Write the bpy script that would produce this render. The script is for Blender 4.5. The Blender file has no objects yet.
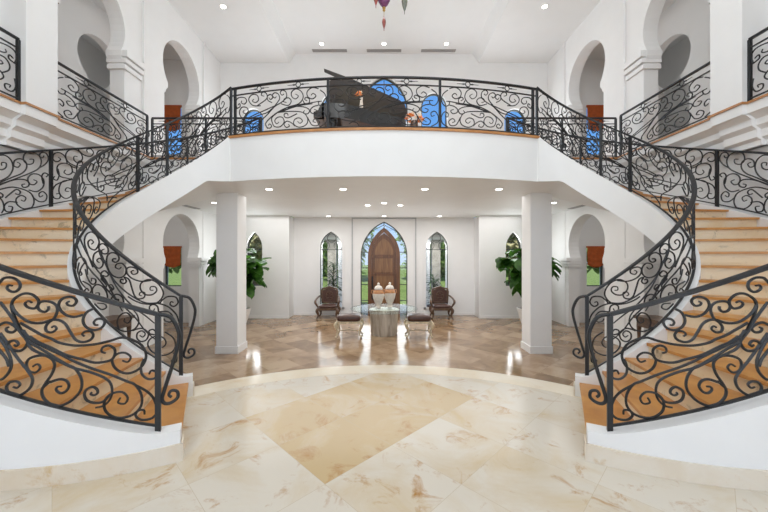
import bpy, math, random
from math import sin, cos, pi, radians as rad, sqrt
random.seed(7)
SC = bpy.context.scene
COL = SC.collection
PAN_A = [
  [(1.115,.797),(1.07,.885),(1.037,.932),(.982,.958),(.939,.944),(.93,.903),(.955,.855),(.993,.84),(1.02,.854),(1.009,.884),(.982,.891)],
  [(.885,.478),(.955,.607),(.982,.686),(.988,.734),(.966,.793),(.907,.855),(.848,.871),(.806,.843),(.806,.804),(.832,.762),(.875,.753),(.896,.776),(.875,.806),(.848,.804)],
  [(.738,.817),(.738,.792),(.759,.761),(.795,.76),(.808,.791),(.788,.834),(.738,.858),(.696,.852),(.678,.814),(.696,.736),(.738,.676),(.757,.631),(.748,.601),(.712,.608),(.684,.644),(.696,.665),(.717,.645)],
  [(.988,.728),(.966,.686),(.917,.65),(.853,.636),(.78,.661),(.707,.716),(.661,.726),(.624,.707),(.593,.653),(.557,.6),(.51,.596),(.459,.633),(.44,.679),(.459,.706),(.495,.691),(.514,.661),(.498,.649)],
  [(.51,.828),(.572,.788),(.624,.787),(.66,.817),(.67,.858),(.65,.911),(.603,.948),(.562,.948),(.554,.921),(.577,.882),(.608,.875),(.616,.894),(.598,.911)],
  [(.443,.905),(.485,.861),(.508,.8),(.505,.755),(.479,.725),(.433,.724),(.386,.763),(.366,.817),(.381,.838),(.417,.825),(.438,.792),(.428,.769),(.409,.778)],
  [(1.093,.503),(1.07,.531),(1.026,.57),(.977,.567),(.955,.544),(.977,.508),(1.015,.498),(1.028,.516),(1.009,.536)],
  [(1.07,.721),(1.004,.645),(.95,.571),(.885,.478),(.853,.419),(.769,.398),(.707,.387),(.661,.377),(.572,.355),(.469,.354),(.376,.335),(.33,.302),(.315,.236),(.328,.157),(.373,.088),(.426,.057)],
  [(.917,.548),(.853,.495),(.79,.474),(.728,.457),(.661,.441),(.562,.411),(.459,.39),(.33,.372),(.22,.344),(.16,.326),(.116,.246),(.12,.142),(.18,.052),(.279,.005),(.354,.038),(.367,.122),(.323,.204),(.25,.24),(.21,.199),(.23,.143),(.275,.14),(.26,.187)],
  [(.928,.605),(.853,.582),(.78,.558),(.717,.551),(.665,.537),(.562,.549),(.438,.6),(.33,.666),(.24,.725),(.13,.707),(.085,.63),(.099,.535),(.15,.457),(.22,.413),(.289,.432),(.315,.5),(.283,.565),(.23,.593),(.19,.567),(.21,.517),(.248,.519)],
  [(.099,.574),(.12,.491),(.11,.429),(.069,.4),(.021,.424),(.013,.479),(.048,.483),(.063,.446)],
  [(.864,.517),(.801,.489),(.728,.477),(.624,.449),(.521,.447),(.428,.446),(.33,.495),(.299,.55),(.299,.605),(.338,.623),(.377,.594),(.385,.554),(.358,.55)],
  [(.16,.326),(.079,.288),(.028,.227),(.007,.126),(.042,.054),(.116,.022),(.156,.052),(.14,.099),(.099,.113),(.095,.075)],
  [(.939,.54),(.869,.47),(.79,.442),(.629,.373),(.562,.352),(.521,.28),(.521,.188),(.572,.088),(.645,.014),(.707,-.006),(.764,.027),(.782,.086),(.759,.157),(.717,.248),(.696,.333),(.712,.379),(.759,.395),(.827,.364),(.875,.315),(.885,.261),(.864,.226),(.822,.232),(.792,.281),(.811,.304),(.843,.272)],
  [(.769,.128),(.728,.187),(.728,.182),(.665,.228),(.619,.23),(.601,.19),(.624,.137),(.66,.113),(.686,.131),(.676,.16),(.65,.172)],
  [(.33,.194),(.376,.122),(.428,.096),(.479,.101),(.5,.141),(.49,.19),(.448,.229),(.417,.217),(.414,.185),(.438,.159),(.459,.166),(.451,.182)],
  [(.907,.552),(.875,.487),(.891,.418),(.928,.372),(.977,.36),(1.009,.38),(1.004,.414),(.966,.443),(.941,.425),(.955,.4),(.971,.407)],
  [(1.081,.428),(1.026,.355),(.993,.266),(.998,.188),(1.037,.11),(1.07,.078),(1.104,.072)],
  [(1.081,.327),(1.026,.266),(1.009,.209)],
  [(1.07,.464),(1.015,.397),(.95,.307),(.875,.22),(.845,.167),(.859,.092),(.907,.024),(.96,-.014),(1.009,-.007),(1.024,.033),(.998,.086),(.955,.108),(.93,.092),(.95,.056),(.977,.054)],
]
PAN_E = [
  [(.297,.659),(.219,.682),(.172,.781),(.164,.886),(.203,.975),(.258,.94),(.273,.817),(.242,.759),(.203,.805),(.222,.85)],
  [(.023,.658),(.008,.839),(.039,.939),(.109,.923),(.138,.827),(.113,.756),(.075,.797),(.081,.853)],
  [(.023,.669),(.059,.705),(.055,.783),(.031,.75)],
  [(.102,.356),(.059,.473),(.055,.596),(.086,.682),(.138,.655),(.156,.557),(.125,.498),(.094,.549),(.109,.592)],
  [(.258,.67),(.352,.795),(.372,.89),(.352,.979),(.316,.996),(.306,.925),(.336,.896)],
  [(.422,.71),(.378,.778),(.372,.88),(.409,.919),(.431,.84),(.406,.79),(.389,.842)],
  [(.453,.62),(.503,.773),(.494,.901),(.453,.951),(.428,.891),(.453,.818),(.47,.854)],
  [(.281,.125),(.289,.241),(.375,.422),(.453,.603),(.531,.701),(.578,.816),(.57,.949),(.534,.997),(.511,.936),(.531,.872),(.552,.901)],
  [(.523,.653),(.594,.596),(.628,.697),(.602,.785),(.559,.774),(.548,.704),(.578,.678)],
  [(.375,.056),(.352,.177),(.394,.301),(.484,.448),(.594,.557),(.703,.618),(.75,.757),(.734,.916),(.68,.998),(.633,.936),(.633,.818),(.672,.748),(.702,.814),(.672,.869)],
  [(.352,.177),(.367,.091),(.398,.061),(.419,.114),(.398,.167),(.38,.131)],
  [(.484,.448),(.422,.329),(.427,.188),(.453,.09),(.512,.079),(.553,.187),(.531,.313),(.481,.316),(.453,.239),(.472,.159),(.497,.197)],
  [(.688,.375),(.641,.325),(.594,.287),(.558,.317),(.555,.39),(.586,.401),(.594,.343)],
  [(.484,.441),(.625,.442),(.75,.391),(.797,.226),(.781,.082),(.711,.028),(.656,.112),(.664,.232),(.711,.263),(.744,.186),(.719,.128),(.694,.178)],
  [(.664,.069),(.628,.157),(.581,.204),(.552,.131),(.575,.051),(.609,.071),(.598,.123)],
  [(.906,.962),(.844,1.003),(.792,.913),(.797,.782),(.844,.719),(.88,.786),(.852,.855),(.83,.809)],
  [(.75,.691),(.766,.617),(.805,.611),(.816,.707),(.784,.767),(.766,.721),(.791,.678)],
  [(.906,.553),(.859,.527),(.825,.457),(.831,.378),(.872,.346),(.894,.414),(.863,.452)],
  [(.594,.54),(.688,.555),(.773,.518),(.816,.436),(.794,.351),(.753,.38),(.766,.444)],
  [(.797,.259),(.816,.158),(.844,.062),(.894,.048),(.914,.143),(.875,.221),(.85,.159),(.878,.122)],
  [(.508,.459),(.594,.517),(.688,.588),(.812,.616),(.914,.65)],
  [(.531,.454),(.609,.514),(.719,.573),(.844,.595)],
  [(.156,.342),(.281,.421),(.375,.472),(.453,.62)],
  [(.141,.363),(.242,.455),(.344,.53),(.445,.615)],
  [(.289,.191),(.227,.131),(.141,.164),(.091,.28),(.114,.381),(.172,.372),(.198,.28),(.164,.22),(.141,.277)],
  [(.023,.361),(.016,.206),(.039,.078),(.078,.086),(.081,.172),(.05,.187),(.055,.137)],
  [(.188,.061),(.227,.11),(.269,.061),(.273,-.008)],
  [(.922,.927),(.969,.823),(.984,.658),(.953,.53),(.914,.552),(.906,.635),(.938,.647)],
  [(.922,.011),(.977,.102),(.984,.264),(.953,.383),(.919,.339),(.925,.256),(.95,.285)],
]
PAN_I = [
  [(1.052,.508),(1.155,.603),(1.223,.69),(1.188,.819),(1.08,.947),(.987,.972),(.95,.912),(1.012,.771),(1.109,.712),(1.146,.752),(1.095,.834),(1.044,.845),(1.08,.786)],
  [(.869,.721),(.938,.783),(.95,.873),(.891,.951),(.825,.955),(.825,.886),(.891,.822),(.914,.842),(.875,.894)],
  [(.95,.813),(1.031,.696),(1.047,.583),(.974,.564),(.909,.637),(.891,.712),(.938,.723),(.987,.653),(.95,.654)],
  [(.719,.901),(.752,.873),(.759,.838),(.719,.856),(.68,.923),(.693,.971),(.759,.947),(.821,.866),(.842,.769),(.821,.688),(.759,.651),(.67,.698),(.605,.794),(.596,.884),(.642,.905),(.705,.847),(.723,.789),(.68,.801),(.651,.854)],
  [(.319,.957),(.42,.861),(.515,.813),(.577,.821),(.587,.882),(.542,.945),(.471,.977),(.466,.932),(.515,.872),(.536,.89),(.506,.933)],
  [(.623,.708),(.651,.696),(.661,.653),(.623,.66),(.59,.721),(.614,.751),(.559,.766),(.527,.684),(.497,.61),(.454,.605),(.394,.673),(.386,.74),(.428,.715),(.445,.668),(.42,.672)],
  [(.57,.54),(.499,.549),(.396,.592),(.279,.685),(.205,.814),(.188,.917),(.246,.982),(.337,.954),(.421,.84),(.43,.753),(.379,.725),(.304,.785),(.257,.872),(.271,.912),(.32,.872),(.324,.829),(.292,.851)],
  [(.221,.741),(.197,.8),(.139,.892),(.057,.95),(.032,.897),(.073,.815),(.114,.804),(.106,.85),(.078,.862)],
  [(.238,.598),(.246,.671),(.287,.669),(.329,.616),(.332,.564),(.296,.576),(.279,.625)],
  [(.279,.689),(.229,.728),(.131,.761),(.048,.722),(.023,.638)],
  [(.229,.62),(.139,.694),(.09,.67),(.106,.587),(.164,.55),(.18,.572)],
  [(.169,.403),(.086,.393),(.058,.311),(.095,.194),(.193,.077),(.292,.04),(.347,.078),(.339,.16),(.276,.262),(.193,.314),(.157,.27),(.193,.183),(.243,.167)],
  [(.086,.19),(.048,.165),(.053,.091),(.095,.052),(.103,.087)],
  [(.279,.28),(.332,.253),(.337,.289),(.296,.337),(.271,.326)],
  [(.517,.143),(.464,.209),(.404,.262),(.346,.249),(.362,.156),(.421,.08),(.468,.083),(.464,.155),(.413,.226),(.379,.213),(.404,.153),(.439,.146)],
  [(.721,.015),(.663,.028),(.588,.075),(.499,.177),(.452,.294),(.464,.383),(.517,.42)],
  [(.682,.027),(.701,.11),(.653,.239),(.579,.319),(.534,.287),(.57,.198),(.616,.181),(.607,.228)],
  [(.945,.833),(.853,.71),(.769,.622),(.651,.582),(.506,.583),(.369,.624),(.229,.744)],
  [(.875,.751),(.748,.58),(.633,.499),(.515,.457),(.379,.451),(.279,.43)],
  [(1.369,.654),(1.172,.59),(.999,.532),(.858,.508),(.711,.378),(.588,.361),(.482,.329),(.379,.252),(.262,.222)],
  [(1.454,.462),(1.241,.431),(1.052,.428),(.95,.431),(.836,.404),(.732,.372),(.636,.294)],
  [(.752,.474),(.884,.482),(.926,.526),(.869,.618),(.814,.62),(.847,.563),(.891,.54)],
  [(.926,.467),(.847,.454),(.853,.399),(.804,.411),(.746,.489),(.773,.52),(.819,.468)],
  [(.825,.245),(.836,.354),(.903,.387),(.999,.325),(1.066,.198),(1.039,.131),(.962,.187),(.95,.258),(1.012,.204)],
  [(.618,.369),(.636,.472),(.713,.448),(.773,.348),(.763,.297),(.703,.337),(.684,.403),(.723,.376)],
  [(1.205,.351),(1.165,.284),(1.08,.266),(1.012,.334),(1.012,.384),(1.08,.336),(1.08,.296)],
  [(1.26,.141),(1.109,.221),(1.08,.175),(1.155,.06),(1.223,.041),(1.172,.126),(1.133,.129)],
  [(1.025,.053),(.926,.069),(.847,.157),(.869,.188),(.974,.107)],
  [(1.223,.417),(1.322,.252),(1.369,.109),(1.301,.086),(1.205,.107)],
  [(1.369,.295),(1.423,.145),(1.369,.129),(1.288,.209),(1.322,.221)],
  [(1.488,.203),(1.369,.365),(1.241,.461),(1.172,.428),(1.155,.32)],
]
PAN_O = [
  [(5.365,0.555),(5.488,0.612),(5.551,0.733),(5.526,0.88),(5.432,0.974),(5.321,0.963),(5.298,0.84),(5.365,0.744),(5.443,0.76),(5.455,0.836),(5.388,0.856),(5.392,0.804)],
  [(5.276,0.508),(5.365,0.53),(5.544,0.59),(5.68,0.637),(5.748,0.722),(5.736,0.832),(5.657,0.894),(5.578,0.875),(5.562,0.785),(5.623,0.751),(5.657,0.8),(5.612,0.837)],
  [(5.232,0.479),(5.365,0.504),(5.589,0.557),(5.816,0.631),(5.931,0.7),(5.965,0.823),(5.919,0.939),(5.816,0.997),(5.725,0.982),(5.702,0.876),(5.759,0.789),(5.839,0.794),(5.85,0.862),(5.793,0.873)],
  [(5.931,0.7),(6.023,0.759),(6.07,0.855),(6.035,0.958),(5.965,0.978),(5.935,0.924),(5.977,0.878),(6.005,0.918)],
  [(5.254,0.475),(5.365,0.492),(5.544,0.538),(5.702,0.526),(5.782,0.458),(5.77,0.392),(5.702,0.386),(5.68,0.436),(5.725,0.441)],
  [(5.782,0.322),(5.896,0.271),(5.988,0.338),(6.0,0.463),(5.931,0.573),(5.827,0.602),(5.77,0.542),(5.782,0.445),(5.85,0.405),(5.901,0.452),(5.85,0.496)],
  [(5.995,0.393),(5.972,0.539),(6.012,0.595),(6.065,0.553),(6.035,0.515)],
  [(5.276,0.396),(5.365,0.416),(5.544,0.42),(5.725,0.333),(5.827,0.23),(5.857,0.085),(5.805,-0.013),(5.691,0.017),(5.607,0.117),(5.601,0.212),(5.668,0.25),(5.736,0.195),(5.714,0.14),(5.668,0.17)],
  [(5.443,0.26),(5.533,0.331),(5.601,0.37),(5.657,0.319),(5.634,0.271),(5.585,0.302)],
  [(5.827,0.23),(5.85,0.17),(5.931,0.082),(6.023,0.074),(6.046,0.169),(5.988,0.252),(5.931,0.23),(5.942,0.163),(5.988,0.182)],
  [(5.612,0.143),(5.499,0.182),(5.428,0.135),(5.443,0.041),(5.522,0.008),(5.544,0.08),(5.488,0.107)],
  [(5.343,0.307),(5.405,0.204),(5.421,0.086),(5.388,0.018)],
  [(5.332,0.385),(5.405,0.324),(5.392,0.279),(5.354,0.305)],
  [(6.354,0.736),(6.318,0.875),(6.234,0.957),(6.152,0.934),(6.14,0.833),(6.199,0.783),(6.253,0.822),(6.215,0.87)],
  [(6.523,0.638),(6.378,0.748),(6.33,0.874),(6.366,0.976),(6.462,0.999),(6.56,0.929),(6.592,0.801),(6.535,0.714),(6.462,0.784),(6.462,0.861),(6.511,0.85)],
  [(6.523,0.994),(6.609,0.877),(6.721,0.834),(6.766,0.909),(6.721,0.987),(6.659,0.977),(6.671,0.918)],
  [(6.45,0.387),(6.378,0.43),(6.246,0.496),(6.199,0.621),(6.223,0.722),(6.33,0.739),(6.414,0.668),(6.431,0.543),(6.366,0.508),(6.306,0.562),(6.33,0.609)],
  [(6.211,0.649),(6.23,0.529),(6.199,0.43),(6.14,0.469),(6.163,0.509)],
  [(6.523,0.436),(6.426,0.401),(6.282,0.386),(6.23,0.262),(6.246,0.14),(6.33,0.047),(6.414,0.074),(6.426,0.193),(6.354,0.253),(6.325,0.199),(6.378,0.173)],
  [(6.426,0.422),(6.342,0.391),(6.187,0.344),(6.128,0.224),(6.152,0.102),(6.234,0.069),(6.246,0.155),(6.187,0.168)],
  [(6.378,0.718),(6.438,0.649),(6.499,0.61),(6.487,0.52),(6.438,0.558)],
  [(6.499,0.61),(6.523,0.731),(6.572,0.756),(6.597,0.675),(6.535,0.667)],
]
# ------------------------------------------------------------------ helpers
MIR = [False]           # mirror across x = 0 while building the right hand side


class MB:
    """collects shapes, then becomes ONE mesh object"""
    def __init__(self):
        self.v = []; self.f = []

    def add(self, vs, fs):
        o = len(self.v)
        self.v += [tuple(p) for p in vs]
        self.f += [[i + o for i in f] for f in fs]
        return self

    def box(self, x0, x1, y0, y1, z0, z1):
        vs = [(x0, y0, z0), (x1, y0, z0), (x1, y1, z0), (x0, y1, z0),
              (x0, y0, z1), (x1, y0, z1), (x1, y1, z1), (x0, y1, z1)]
        return self.add(vs, [(3, 2, 1, 0), (4, 5, 6, 7), (0, 1, 5, 4), (1, 2, 6, 5), (2, 3, 7, 6), (3, 0, 4, 7)])

    def prism(self, poly, h0, h1, axis='z'):
        """poly of 2D points extruded along axis: z (x,y) / x (y,z) / y (x,z)"""
        pp = []
        for p in poly:
            if not pp or (abs(p[0] - pp[-1][0]) + abs(p[1] - pp[-1][1])) > 1e-5:
                pp.append(p)
        if abs(pp[0][0] - pp[-1][0]) + abs(pp[0][1] - pp[-1][1]) < 1e-5:
            pp.pop()
        n = len(pp)
        area = sum(pp[i][0] * pp[(i + 1) % n][1] - pp[(i + 1) % n][0] * pp[i][1] for i in range(n))
        if area < 0:
            pp.reverse()
        m = {'z': lambda a, b, h: (a, b, h), 'x': lambda a, b, h: (h, a, b), 'y': lambda a, b, h: (a, h, b)}[axis]
        vs = [m(a, b, h0) for a, b in pp] + [m(a, b, h1) for a, b in pp]
        fs = [list(range(n - 1, -1, -1)), list(range(n, 2 * n))]
        fs += [(i, (i + 1) % n, n + (i + 1) % n, n + i) for i in range(n)]
        if axis == 'y':
            fs = [list(reversed(f)) for f in fs]
        return self.add(vs, fs)

    def tube(self, pts, r, n=6, closed=False, cap=True):
        """round tube; r number or list"""
        P = [tuple(p) for p in pts]
        q = [P[0]]
        for p in P[1:]:
            if sum((a - b) ** 2 for a, b in zip(p, q[-1])) > 1e-9:
                q.append(p)
        P = q
        N = len(P)
        if N < 2:
            return self
        R = r if isinstance(r, (list, tuple)) else [r] * N
        if len(R) != N:
            R = [R[int(i * (len(R) - 1) / max(1, N - 1))] for i in range(N)]
        from mathutils import Vector
        V = [Vector(p) for p in P]
        T = []
        for i in range(N):
            if closed:
                t = V[(i + 1) % N] - V[i - 1]
            else:
                t = V[min(i + 1, N - 1)] - V[max(i - 1, 0)]
            T.append(t.normalized() if t.length > 1e-9 else Vector((0, 0, 1)))
        up = Vector((0, 0, 1)) if abs(T[0].z) < .9 else Vector((1, 0, 0))
        a = T[0].cross(up).normalized()
        vs = []
        for i in range(N):
            a = (a - T[i] * a.dot(T[i]))
            a = a.normalized() if a.length > 1e-6 else T[i].orthogonal().normalized()
            b = T[i].cross(a)
            for k in range(n):
                w = 2 * pi * k / n
                vs.append(V[i] + (a * cos(w) + b * sin(w)) * R[i])
        fs = []
        for i in range(N if closed else N - 1):
            j = (i + 1) % N
            for k in range(n):
                l = (k + 1) % n
                fs.append((i * n + k, i * n + l, j * n + l, j * n + k))
        if cap and not closed:
            fs.append(list(range(n - 1, -1, -1)))
            fs.append([(N - 1) * n + k for k in range(n)])
        return self.add(vs, fs)

    def sweep(self, pts, w, h):
        """flat bar: width w across (horizontal), height h vertical, swept along pts"""
        N = len(pts); vs = []; fs = []
        for i in range(N):
            a = pts[max(i - 1, 0)]; b = pts[min(i + 1, N - 1)]
            dx, dy = b[0] - a[0], b[1] - a[1]
            l = sqrt(dx * dx + dy * dy) or 1
            nx, ny = -dy / l * w / 2, dx / l * w / 2
            x, y, z = pts[i]
            c = .22
            for u, v in ((-1, -1 + c), (-1 + c, -1), (1 - c, -1), (1, -1 + c), (1, 1 - c), (1 - c, 1), (-1 + c, 1), (-1, 1 - c)):
                vs.append((x + nx * u, y + ny * u, z + v * h / 2))
        n = 8
        for i in range(N - 1):
            for k in range(n):
                l = (k + 1) % n
                fs.append((i * n + k, i * n + l, (i + 1) * n + l, (i + 1) * n + k))
        fs.append(list(range(n - 1, -1, -1))); fs.append([(N - 1) * n + k for k in range(n)])
        fs = [list(reversed(f)) for f in fs]
        return self.add(vs, fs)

    def lathe(self, prof, c=(0, 0, 0), n=24, sx=1, sy=1):
        """prof: (r, z) bottom to top"""
        vs = []; fs = []
        for r, z in prof:
            for k in range(n):
                w = 2 * pi * k / n
                vs.append((c[0] + r * cos(w) * sx, c[1] + r * sin(w) * sy, c[2] + z))
        m = len(prof)
        for i in range(m - 1):
            for k in range(n):
                l = (k + 1) % n
                fs.append((i * n + k, i * n + l, (i + 1) * n + l, (i + 1) * n + k))
        fs.append(list(range(n - 1, -1, -1))); fs.append([(m - 1) * n + k for k in range(n)])
        return self.add(vs, fs)

    def build(self, name, mat, parent=None, smooth=None, base=None):
        m = bpy.data.meshes.new(name)
        V = self.v; F = self.f
        if MIR[0]:
            V = [(-x, y, z) for x, y, z in V]; F = [list(reversed(f)) for f in F]
        off = (0, 0, 0)
        if parent is not None:
            p = parent; off = [0, 0, 0]
            while p is not None:
                off = [off[i] + p.location[i] for i in range(3)]; p = p.parent
        elif base:
            off = base
            if MIR[0]:
                off = (-base[0], base[1], base[2])
        m.from_pydata([(x - off[0], y - off[1], z - off[2]) for x, y, z in V], [], F)
        m.materials.append(mat)
        if smooth is not None:
            m.polygons.foreach_set('use_smooth', [True] * len(m.polygons))
            m.update()
            m.set_sharp_from_angle(angle=rad(smooth))
        m.update()
        o = bpy.data.objects.new(name, m)
        COL.objects.link(o)
        if parent is not None:
            o.parent = parent
        elif base:
            o.location = off
        return o


def tag(o, label, cat, group=None):
    o['label'] = label; o['category'] = cat
    if group:
        o['group'] = group
    return o


def thing(name, label, cat, loc, group=None):
    o = bpy.data.objects.new(name, None)
    COL.objects.link(o)
    o.empty_display_size = .1
    o.location = (-loc[0], loc[1], loc[2]) if MIR[0] else loc
    return tag(o, label, cat, group)


def struct(o):
    o['kind'] = 'structure'
    return o


def copy_tree(o, loc, label, parent=None):
    c = o.copy(); COL.objects.link(c)
    if parent is None:
        c.location = loc; c['label'] = label
    else:
        c.parent = parent
    for ch in list(o.children):
        copy_tree(ch, None, None, c)
    return c


# ------------------------------------------------------------------ materials
def nodes(name):
    m = bpy.data.materials.new(name); m.use_nodes = True
    nt = m.node_tree
    return m, nt, nt.nodes, nt.links, nt.nodes['Principled BSDF']


def ramp(nt, stops):
    r = nt.nodes.new('ShaderNodeValToRGB')
    e = r.color_ramp.elements
    while len(e) < len(stops):
        e.new(.5)
    for i, (p, c) in enumerate(stops):
        e[i].position = p; e[i].color = (c[0], c[1], c[2], 1)
    return r


def plain(name, col, rough=.5, metal=0, var=.06, scale=12, bump=0, coat=0, spec=.5):
    m, nt, N, L, b = nodes(name)
    g = N.new('ShaderNodeNewGeometry')
    n = N.new('ShaderNodeTexNoise'); n.inputs['Scale'].default_value = scale; n.inputs['Detail'].default_value = 4
    L.new(g.outputs['Position'], n.inputs['Vector'])
    r = ramp(nt, [(.3, [c * (1 - var) for c in col]), (.7, [min(1, c * (1 + var)) for c in col])])
    L.new(n.outputs['Fac'], r.inputs['Fac']); L.new(r.outputs['Color'], b.inputs['Base Color'])
    b.inputs['Roughness'].default_value = rough; b.inputs['Metallic'].default_value = metal
    b.inputs['Specular IOR Level'].default_value = spec
    b.inputs['Coat Weight'].default_value = coat
    if bump:
        bp = N.new('ShaderNodeBump'); bp.inputs['Strength'].default_value = bump; bp.inputs['Distance'].default_value = .01
        L.new(n.outputs['Fac'], bp.inputs['Height']); L.new(bp.outputs['Normal'], b.inputs['Normal'])
    return m


def wood(name, c1, c2, rough=.35, scale=(1, 14, 14), coat=.1):
    m, nt, N, L, b = nodes(name)
    g = N.new('ShaderNodeTexCoord')
    mp = N.new('ShaderNodeMapping'); mp.inputs['Scale'].default_value = scale
    n = N.new('ShaderNodeTexNoise'); n.inputs['Scale'].default_value = 1.6; n.inputs['Detail'].default_value = 6
    n.inputs['Distortion'].default_value = .6
    L.new(g.outputs['Object'], mp.inputs['Vector']); L.new(mp.outputs['Vector'], n.inputs['Vector'])
    r = ramp(nt, [(.3, c1), (.7, c2)])
    L.new(n.outputs['Fac'], r.inputs['Fac']); L.new(r.outputs['Color'], b.inputs['Base Color'])
    b.inputs['Roughness'].default_value = rough; b.inputs['Coat Weight'].default_value = coat
    return m


def stone(name, tile, base, alt, pale, rust, rough, vein=.5, rot=45, joint=.003, spec=.5, drift=0, vs=2.6):
    """polished stone: every slab has its own tone, clouds and rusty veins"""
    m, nt, N, L, b = nodes(name)
    g = N.new('ShaderNodeNewGeometry')
    mp = N.new('ShaderNodeMapping'); mp.inputs['Rotation'].default_value = (0, 0, rad(rot))
    mp.inputs['Location'].default_value = (-.1 if drift else 0, 0, 0)
    L.new(g.outputs['Position'], mp.inputs['Vector'])
    col = None
    n1 = N.new('ShaderNodeTexNoise'); n1.inputs['Scale'].default_value = 1.3; n1.inputs['Detail'].default_value = 7; n1.inputs['Roughness'].default_value = .62; n1.inputs['Distortion'].default_value = .8
    vecsrc = mp.outputs['Vector']
    if tile:
        br = N.new('ShaderNodeTexBrick')
        br.offset = 0; br.offset_frequency = 2; br.squash = 1
        br.inputs['Scale'].default_value = 1
        br.inputs['Brick Width'].default_value = tile; br.inputs['Row Height'].default_value = tile
        br.inputs['Mortar Size'].default_value = joint; br.inputs['Mortar Smooth'].default_value = .1
        br.inputs['Bias'].default_value = 0
        br.inputs['Color1'].default_value = (0, 0, 0, 1); br.inputs['Color2'].default_value = (1, 1, 1, 1)
        br.inputs['Mortar'].default_value = (.5, .5, .5, 1)
        L.new(mp.outputs['Vector'], br.inputs['Vector'])
        # shift the clouds from slab to slab
        ad = N.new('ShaderNodeVectorMath'); ad.operation = 'MULTIPLY_ADD'
        ad.inputs[1].default_value = (9, 5, 3)
        L.new(br.outputs['Color'], ad.inputs[0]); L.new(mp.outputs['Vector'], ad.inputs[2])
        vecsrc = ad.outputs['Vector']
    L.new(vecsrc, n1.inputs['Vector'])
    r1 = ramp(nt, [(.32, alt), (.5, base), (.68, pale)])
    if tile and drift:
        sn = N.new('ShaderNodeVectorMath'); sn.operation = 'SNAP'; sn.inputs[1].default_value = (tile, tile, tile)
        L.new(mp.outputs['Vector'], sn.inputs[0])
        # a run of tan slabs crosses the pale ones
        sx = N.new('ShaderNodeSeparateXYZ'); L.new(sn.outputs['Vector'], sx.inputs[0])
        val = None
        for out, op, lim in (('X', 'GREATER_THAN', -3.8), ('X', 'LESS_THAN', -2.5), ('Y', 'GREATER_THAN', 1.3), ('Y', 'LESS_THAN', 3.1)):
            c = N.new('ShaderNodeMath'); c.operation = op; c.inputs[1].default_value = lim
            L.new(sx.outputs[out], c.inputs[0])
            if val is None:
                val = c.outputs[0]
            else:
                p = N.new('ShaderNodeMath'); p.operation = 'MULTIPLY'
                L.new(val, p.inputs[0]); L.new(c.outputs[0], p.inputs[1]); val = p.outputs[0]
        mk = N.new('ShaderNodeMath'); mk.operation = 'MULTIPLY'; mk.inputs[1].default_value = -drift
        L.new(val, mk.inputs[0])
        mm = N.new('ShaderNodeMath'); mm.operation = 'MULTIPLY_ADD'; mm.inputs[1].default_value = .14
        sub = N.new('ShaderNodeMath'); sub.operation = 'SUBTRACT'; sub.inputs[1].default_value = -.07
        ad2 = N.new('ShaderNodeMath'); ad2.operation = 'ADD'
        L.new(n1.outputs['Fac'], sub.inputs[0]); L.new(br.outputs['Color'], mm.inputs[0]); L.new(sub.outputs[0], mm.inputs[2])
        L.new(mm.outputs[0], ad2.inputs[0]); L.new(mk.outputs[0], ad2.inputs[1]); L.new(ad2.outputs[0], r1.inputs['Fac'])
    elif tile:
        mm = N.new('ShaderNodeMath'); mm.operation = 'MULTIPLY_ADD'; mm.inputs[1].default_value = .34
        sub = N.new('ShaderNodeMath'); sub.operation = 'SUBTRACT'; sub.inputs[1].default_value = .17
        L.new(n1.outputs['Fac'], sub.inputs[0]); L.new(br.outputs['Color'], mm.inputs[0]); L.new(sub.outputs[0], mm.inputs[2])
        L.new(mm.outputs[0], r1.inputs['Fac'])
    else:
        L.new(n1.outputs['Fac'], r1.inputs['Fac'])
    n2 = N.new('ShaderNodeTexNoise'); n2.inputs['Scale'].default_value = vs; n2.inputs['Detail'].default_value = 9; n2.inputs['Roughness'].default_value = .7; n2.inputs['Distortion'].default_value = .7
    L.new(vecsrc, n2.inputs['Vector'])
    r2 = ramp(nt, [(.56, (0, 0, 0)), (.72, (vein, vein, vein))])
    L.new(n2.outputs['Fac'], r2.inputs['Fac'])
    mx = N.new('ShaderNodeMixRGB'); mx.inputs['Color2'].default_value = (*rust, 1)
    L.new(r2.outputs['Color'], mx.inputs['Fac']); L.new(r1.outputs['Color'], mx.inputs['Color1'])
    out = mx.outputs['Color']
    if tile:
        mj = N.new('ShaderNodeMixRGB'); mj.inputs['Color2'].default_value = (*[c * .86 for c in base], 1)
        L.new(br.outputs['Fac'], mj.inputs['Fac']); L.new(out, mj.inputs['Color1']); out = mj.outputs['Color']
    L.new(out, b.inputs['Base Color'])
    b.inputs['Roughness'].default_value = rough
    b.inputs['Specular IOR Level'].default_value = spec
    return m


def glass(name, tint=(1, 1, 1), refl=.08, gain=.5):
    m, nt, N, L, b = nodes(name)
    N.remove(b)
    t = N.new('ShaderNodeBsdfTransparent'); t.inputs['Color'].default_value = (*tint, 1)
    g = N.new('ShaderNodeBsdfGlossy'); g.inputs['Roughness'].default_value = .02
    lw = N.new('ShaderNodeLayerWeight'); lw.inputs['Blend'].default_value = .25
    mu = N.new('ShaderNodeMath'); mu.operation = 'MULTIPLY_ADD'; mu.inputs[1].default_value = gain; mu.inputs[2].default_value = refl * .4
    mx = N.new('ShaderNodeMixShader')
    L.new(lw.outputs['Fresnel'], mu.inputs[0]); L.new(mu.outputs[0], mx.inputs['Fac'])
    L.new(t.outputs[0], mx.inputs[1]); L.new(g.outputs[0], mx.inputs[2])
    L.new(mx.outputs[0], N['Material Output'].inputs['Surface'])
    return m


def glow(name, col, strength):
    m, nt, N, L, b = nodes(name)
    b.inputs['Base Color'].default_value = (*col, 1)
    b.inputs['Emission Color'].default_value = (*col, 1)
    b.inputs['Emission Strength'].default_value = strength
    return m


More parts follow.
